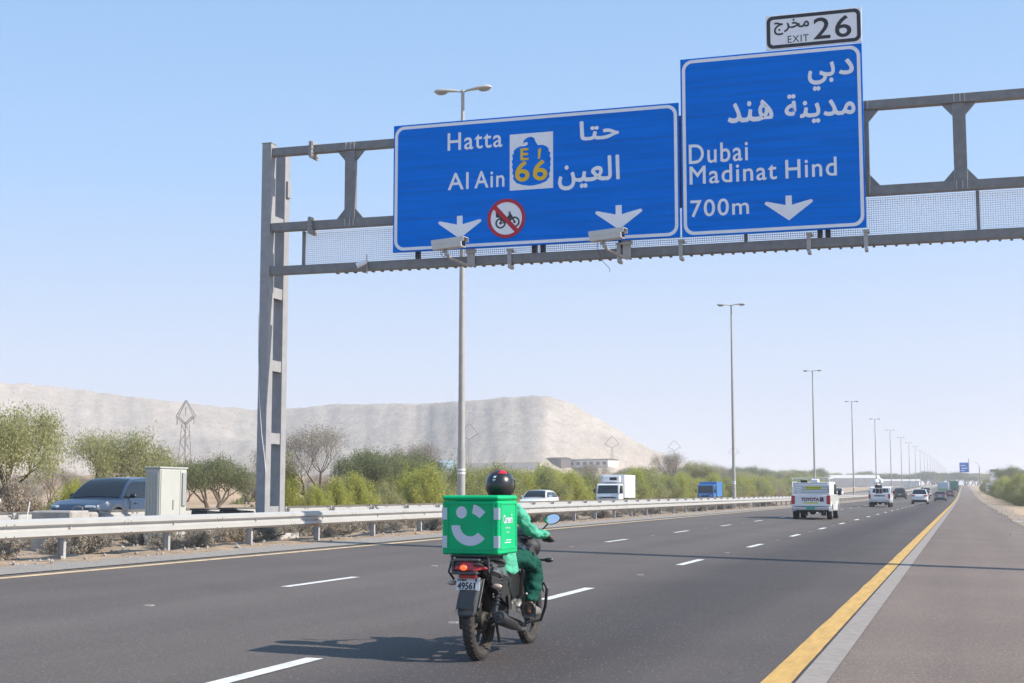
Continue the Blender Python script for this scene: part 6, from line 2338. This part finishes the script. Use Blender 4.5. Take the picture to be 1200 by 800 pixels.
frame_part('rear_panel_frame', -bw / 2 + .045, bw / 2 - .045, .04, bh - .06, .012, yb - .006, yb + .002)
o = MB()
for (y0_, y1_, z0_, z1_) in ((-.19, .23, .04, .052), (-.19, .23, bh - .072, bh - .06), (-.19, -.178, .053, bh - .073), (.218, .23, .053, bh - .073)):
    o.bx(bw / 2 - .002, bw / 2 + .005, y0_, y1_, z0_, z1_)
o.build('side_panel_frame', GBOX, box)
mb = MB()
for (z0, z1) in ((.055, .15), (.28, .375)):
    for x0, x1 in ((-bw / 2 + .004, -bw / 2 + .044), (bw / 2 - .044, bw / 2 - .004)):
        sx = -1 if x0 < 0 else 1
        p_ = MB()
        p_.bx(x0, x1, yb - .0035, yb + .004, z0, z1)
        p_.build('reflective_patch', mat('patch_white', (.62, .66, .72), .35), box)
        p2_ = MB()
        p2_.bx(sx * (bw / 2) - .003, sx * (bw / 2) + .002 * sx + .001, yb + .008, yb + .024, z0, z1)
        p2_.build('reflective_patch', MATS['patch_white'], box)


def smile_poly(n=28):
    P = []
    for k in range(n + 1):
        a_ = math.radians(180 + 140 * k / n)
        P.append((math.cos(a_), math.sin(a_)))
    return P


Mw_ = mat('box_print_white', (.66, .68, .76), .5)
sc_ = .485 / 453
cx_, cz_ = (298 - 298.5) * sc_ + .0, bh - (495 - 270) * sc_
arc = smile_poly()
mb = MB()
V = [(cx_ + p[0] * 150 * sc_, yb - .0015, cz_ + p[1] * 152 * sc_) for p in arc] + [(cx_ + p[0] * 80 * sc_, yb - .0015, cz_ + p[1] * 82 * sc_) for p in arc]
mb.add(V, [(k, k + 1, len(arc) + k + 1, len(arc) + k) for k in range(len(arc) - 1)])
o = mb.build('smile_print', Mw_, box, fix=False)
ex_, ez_ = (228 - 298) * sc_, bh - (398 - 270) * sc_
MB().add([(ex_ + 43 * sc_ * math.cos(2 * PI * k / 24), yb - .0015, ez_ + 45 * sc_ * math.sin(2 * PI * k / 24)) for k in range(24)], [tuple(range(24))]).build('eye_print', Mw_, box, fix=False)
wk = [(325, 338), (350, 345), (380, 363), (418, 395), (372, 441), (345, 420), (312, 403)]
MB().add([((u - 298) * sc_, yb - .0015, bh - (v - 270) * sc_) for u, v in wk], [tuple(range(len(wk)))]).build('wink_print', Mw_, box, fix=False)
o = text_mesh('lettering', 'Careem', -.12, .12, .25, .315, bw / 2 + .0015, Mw_, box, .002, plane='yz', label='white lettering Careem')
MB().ball((bw / 2 + .001, .105, .315), (.0015, .01, .01), 8, 6).build('logo_dot', Mw_, box)
o = text_mesh('lettering', 'delivering', -.06, .06, .20, .222, bw / 2 + .0015, Mw_, box, .0, plane='yz')
o = text_mesh('lettering', 'to you', -.04, .04, .165, .185, bw / 2 + .0015, Mw_, box, .0, plane='yz')
o = text_mesh('lettering', '600 592', -.08, .08, .085, .105, bw / 2 + .0015, Mw_, box, .0, plane='yz') if False else MB().bx(bw / 2 + .0008, bw / 2 + .0018, -.08, .08, .09, .097).build('fine_print', Mw_, box)
MB().bx(bw / 2 + .0008, bw / 2 + .0018, -.05, .09, .11, .116).build('fine_print', Mw_, box)

# ------------------------------------------------------------------ rider
SKIN = mat('skin_brown', (.20, .10, .06), .55)
SHIRT = mat('shirt_mint_green', (.11, .50, .33), .85, col2=(.07, .36, .24), vscale=12, bump=1.0, bscale=22, spec=.2)
TROU = mat('trousers_dark_green', (.012, .095, .070), .9, col2=(.008, .065, .048), vscale=9, bump=1.0, bscale=18, spec=.2)
SHOE = mat('shoe_grey', (.17, .16, .155), .75, var=.2, vscale=20)
rider = empty('person', (BXX, BYY, G(BXX, BYY)), 0, 'rider in mint green shirt, dark green trousers and black helmet sitting on the motorcycle', 'person')
# body: one continuous figure
PT = [(0, .44, .86, .13, .11),      # 0 pelvis
      (0, .47, .98, .125, .10),     # 1 belly
      (0, .49, 1.10, .14, .105),    # 2 chest
      (0, .51, 1.20, .13, .09),     # 3 upper chest
      (0, .53, 1.27, .05, .05),     # 4 neck
      (0, .55, 1.34, .058, .06),    # 5 head base
      (0, .57, 1.43, .085, .095),   # 6 head
      (0, .57, 1.48, .06, .07)]
ED = [(0, 1), (1, 2), (2, 3), (3, 4), (4, 5), (5, 6), (6, 7)]


def arm(s_):
    b_ = len(PT)
    PT.extend([(s_ * .160, .52, 1.205, .048, .048), (s_ * .198, .545, 1.14, .038, .038), (s_ * .255, .59, 1.03, .032, .032), (s_ * .307, .68, .996, .027, .027), (s_ * .345, .775, .985, .026, .022), (s_ * .352, .815, .983, .036, .018)])
    ED.extend([(3, b_), (b_, b_ + 1), (b_ + 1, b_ + 2), (b_ + 2, b_ + 3), (b_ + 3, b_ + 4), (b_ + 4, b_ + 5)])


def leg(s_):
    b_ = len(PT)
    PT.extend([(s_ * .10, .47, .82, .085, .085), (s_ * .17, .70, .775, .066, .066), (s_ * .20, .855, .705, .050, .05), (s_ * .21, .80, .52, .046, .046), (s_ * .207, .725, .39, .034, .036), (s_ * .207, .69, .335, .030, .032), (s_ * .213, .79, .325, .028, .022), (s_ * .218, .86, .315, .020, .014)])
    ED.extend([(0, b_)] + [(b_ + k, b_ + k + 1) for k in range(7)])


arm(1); arm(-1); leg(1); leg(-1)
skin('body', PT, ED, SKIN, rider, 2)
# hands: palm lies on the grip, fingers wrap over it
for s_ in (-1, 1):
    g0 = Vector((s_ * .355, .79, .952))
    gd = Vector((s_ * .707, -.707, -.12)).normalized()
    fw = Vector((s_ * .70, .70, 0)).normalized()
    for k in range(4):
        c = g0 + gd * (-.032 + .021 * k)
        L_ = (.92, 1.0, .95, .8)[k]
        pts = [c - fw * .004 + Vector((0, 0, .030)), c + fw * .022 * L_ + Vector((0, 0, .024)), c + fw * .031 * L_ + Vector((0, 0, .0)), c + fw * .018 * L_ + Vector((0, 0, -.024 * L_)), c - fw * .002 + Vector((0, 0, -.026 * L_))]
        skin('finger', [(*p, .0088 - .0008 * i, .0088 - .0008 * i) for i, p in enumerate(pts)], [(i, i + 1) for i in range(4)], SKIN, rider, 1)
    c = g0 + gd * -.048
    pts = [c + Vector((0, 0, .022)) - fw * .02, c - fw * .028 + gd * -.004, c - fw * .018 + gd * .006 + Vector((0, 0, -.020)), c + fw * .002 + gd * .012 + Vector((0, 0, -.027))]
    skin('thumb', [(*p, .0105 - .001 * i, .0105 - .001 * i) for i, p in enumerate(pts)], [(i, i + 1) for i in range(3)], SKIN, rider, 1)
# shirt: torso and long sleeves, slightly looser than the body
SP = [(0, .42, .78, .165, .13), (0, .44, .86, .16, .135), (0, .47, .98, .150, .125), (0, .49, 1.10, .165, .13), (0, .51, 1.19, .155, .112), (0, .525, 1.255, .075, .07)]
SE = [(0, 1), (1, 2), (2, 3), (3, 4), (4, 5)]
for s_ in (-1, 1):
    b_ = len(SP)
    SP += [(s_ * .160, .52, 1.21, .074, .072), (s_ * .198, .545, 1.14, .068, .066), (s_ * .228, .565, 1.08, .062, .060), (s_ * .255, .590, 1.03, .058, .054), (s_ * .28, .625, 1.005, .053, .048), (s_ * .307, .68, .998, .048, .044), (s_ * .333, .735, .993, .043, .038), (s_ * .352, .785, .985, .042, .034)]
    SE += [(4, b_)] + [(b_ + k, b_ + k + 1) for k in range(7)]
sh = skin('shirt', SP, SE, SHIRT, rider, 2)


def wrinkle(o, amp, fq, seed):
    me = o.data
    me.calc_normals_split() if hasattr(me, 'calc_normals_split') else None
    ns_ = [v.normal.copy() for v in me.vertices]
    for v, n_ in zip(me.vertices, ns_):
        p = v.co
        d_ = mnoise.noise((p.x * fq, p.y * fq * .7, p.z * fq * 1.3 + seed)) + .5 * mnoise.noise((p.x * fq * 2.3, p.y * fq * 2.1, p.z * fq * 2.6 + seed))
        v.co = p + n_ * d_ * amp


def densify(o, cuts=1):
    bm = bmesh.new()
    bm.from_mesh(o.data)
    for _ in range(cuts):
        bmesh.ops.subdivide_edges(bm, edges=bm.edges, cuts=1, use_grid_fill=True)
    bm.to_mesh(o.data)
    bm.free()
    for p in o.data.polygons:
        p.use_smooth = True


densify(sh)
wrinkle(sh, .020, 17, 2)
# loose shirt tail over the hip
tv = MB()
n = 24
rows_ = 7
for j in range(rows_):
    t_ = j / (rows_ - 1)
    for k in range(n + 1):
        a_ = math.radians(-75 + 330 * k / n)
        rr = 1 + .16 * t_ + .07 * t_ * math.sin(a_ * 7 + 1) + .05 * t_ * math.sin(a_ * 13)
        zz = .90 - .215 * t_ + .02 * math.sin(a_ * 5) * t_
        tv.v.append((.165 * rr * math.cos(a_), .435 + .135 * rr * math.sin(a_), zz))
for j in range(rows_ - 1):
    for k in range(n):
        tv.f.append((j * (n + 1) + k, j * (n + 1) + k + 1, (j + 1) * (n + 1) + k + 1, (j + 1) * (n + 1) + k))
o = tv.build('shirt_tail', SHIRT, rider, smooth=True, angle=80, sub=1)
md = o.modifiers.new('s', 'SOLIDIFY'); md.thickness = .004
# trousers
TP = [(0, .44, .86, .142, .125), (0, .44, .80, .12, .12)]
TE = [(0, 1)]
for s_ in (-1, 1):
    b_ = len(TP)
    TP += [(s_ * .105, .48, .81, .108, .104), (s_ * .15, .62, .795, .100, .095), (s_ * .185, .76, .765, .092, .088), (s_ * .208, .86, .715, .088, .086), (s_ * .213, .85, .63, .084, .084), (s_ * .212, .81, .53, .076, .080), (s_ * .21, .765, .45, .066, .070), (s_ * .208, .735, .405, .058, .062)]
    TE += [(1, b_)] + [(b_ + k, b_ + k + 1) for k in range(7)]
tr_ = skin('trousers', TP, TE, TROU, rider, 2)
densify(tr_)
wrinkle(tr_, .018, 17, 7)
# shoes
for s_ in (-1, 1):
    o = skin('shoe', [(s_ * .208, .645, .345, .062, .060), (s_ * .212, .74, .345, .066, .060), (s_ * .218, .85, .330, .064, .048), (s_ * .222, .935, .322, .050, .034), (s_ * .207, .690, .392, .056, .056)], [(0, 1), (1, 2), (2, 3), (0, 4)], SHOE, rider, 2)
    MB().prism([(s_ * .175, .63), (s_ * .245, .63), (s_ * .262, .80), (s_ * .262, .90), (s_ * .24, .945), (s_ * .20, .945), (s_ * .178, .88), (s_ * .172, .76)], 'z', .278, .296).build('sole', M_rubber, o, bevel=.004)
# helmet
M_hel = mat('helmet_black', (.014, .014, .017), .32, coat=.5)
HB = MB()
n, m_ = 32, 20
hc_ = Vector((.0, .545, 1.415))
for i in range(m_ + 1):
    th = math.radians(0 + 138 * i / m_)
    for k in range(n):
        ph = 2 * PI * k / n
        rx, ry, rz = .126, .145, .132
        x = rx * math.sin(th) * math.cos(ph)
        y = ry * math.sin(th) * math.sin(ph)
        z = rz * math.cos(th)
        if th > math.radians(100) and math.sin(ph) > .3:
            y *= 1.03
        HB.v.append((x + hc_.x, y + hc_.y, z + hc_.z))
for i in range(m_):
    for k in range(n):
        a_ = i * n + k
        b2_ = i * n + (k + 1) % n
        HB.f.append((a_, a_ + n, b2_ + n, b2_))
hel = HB.build('helmet', M_hel, rider, smooth=True)
md = hel.modifiers.new('s', 'SOLIDIFY'); md.thickness = .012


def on_helmet(az, el, off=.0015):
    """point on the shell; az measured from the back (-Y) towards +X, el upwards"""
    a_, e_ = math.radians(az), math.radians(el)
    d_ = Vector((math.sin(a_) * math.cos(e_), -math.cos(a_) * math.cos(e_), math.sin(e_)))
    k = 1 / math.sqrt((d_.x / .126) ** 2 + (d_.y / .145) ** 2 + (d_.z / .132) ** 2)
    return hc_ + d_ * (k + off)


def helmet_patch(name, m, az0, az1, el0, el1, skew=0.0, nu=8, nv=5):
    b_ = MB()
    for j in range(nv + 1):
        for i in range(nu + 1):
            el_ = el0 + (el1 - el0) * j / nv
            az_ = az0 + (az1 - az0) * i / nu + skew * j / nv
            b_.v.append(tuple(on_helmet(az_, el_)))
    for j in range(nv):
        for i in range(nu):
            a_ = j * (nu + 1) + i
            b_.f.append((a_, a_ + 1, a_ + nu + 2, a_ + nu + 1))
    return b_.build(name, m, hel, smooth=True)


M_hred = mat('helmet_red', (.55, .02, .03), .35)
helmet_patch('red_stripe', M_hred, 8, 60, 46, 80, 25)
helmet_patch('red_stripe', M_hred, -66, -22, 50, 80, -25)
helmet_patch('white_emblem', M_white, -9, 1, 26, 33, 3, 3, 3)
helmet_patch('white_emblem', M_white, -10, 2, 18, 20, 0, 3, 2)
helmet_patch('white_emblem', M_white, -8, 0, 14, 15.5, 0, 3, 2)
vz = MB()
for j in range(7):
    for i in range(17):
        az_ = 180 - 75 + 150 * i / 16
        el_ = -30 + 52 * j / 6
        vz.v.append(tuple(on_helmet(az_, el_, .004)))
for j in range(6):
    for i in range(16):
        a_ = j * 17 + i
        vz.f.append((a_, a_ + 1, a_ + 18, a_ + 17))
vz.build('visor', M_glass, hel, smooth=True)
MB().tube([tuple(hc_ + Vector((.118 * math.cos(a_), .135 * math.sin(a_), -.098))) for a_ in [2 * PI * k / 24 for k in range(25)]], .008, 6, caps=False).build('neck_trim', M_black, hel)
# head details hidden mostly by the helmet: eyes, nose, mouth
for s_ in (-1, 1):
    MB().ball((s_ * .03, .655, 1.42), .011, 8, 6).build('eye', M_white, rider)
MB().ball((0, .672, 1.395), (.012, .018, .02), 8, 6).build('nose', SKIN, rider)
MB().ball((0, .660, 1.365), (.022, .008, .006), 8, 6).build('mouth', mat('lips', (.22, .08, .07), .5), rider)
# ------------------------------------------------------------------ dusty air
hz = MB().bx(-3600, 3600, -90, 4700, -3, 95).build('haze', None if False else mat('haze_air', (1, 1, 1)), None)
tag(hz, 'thin pale desert haze over the whole scene', kind='stuff')
m = MATS['haze_air']
t = m.node_tree
t.nodes.clear()
out = t.nodes.new('ShaderNodeOutputMaterial')
pv = t.nodes.new('ShaderNodeVolumePrincipled')
pv.inputs['Color'].default_value = (.96, .97, 1.0, 1)
pv.inputs['Density'].default_value = 0.00040
pv.inputs['Anisotropy'].default_value = 0.2
t.links.new(pv.outputs[0], out.inputs['Volume'])
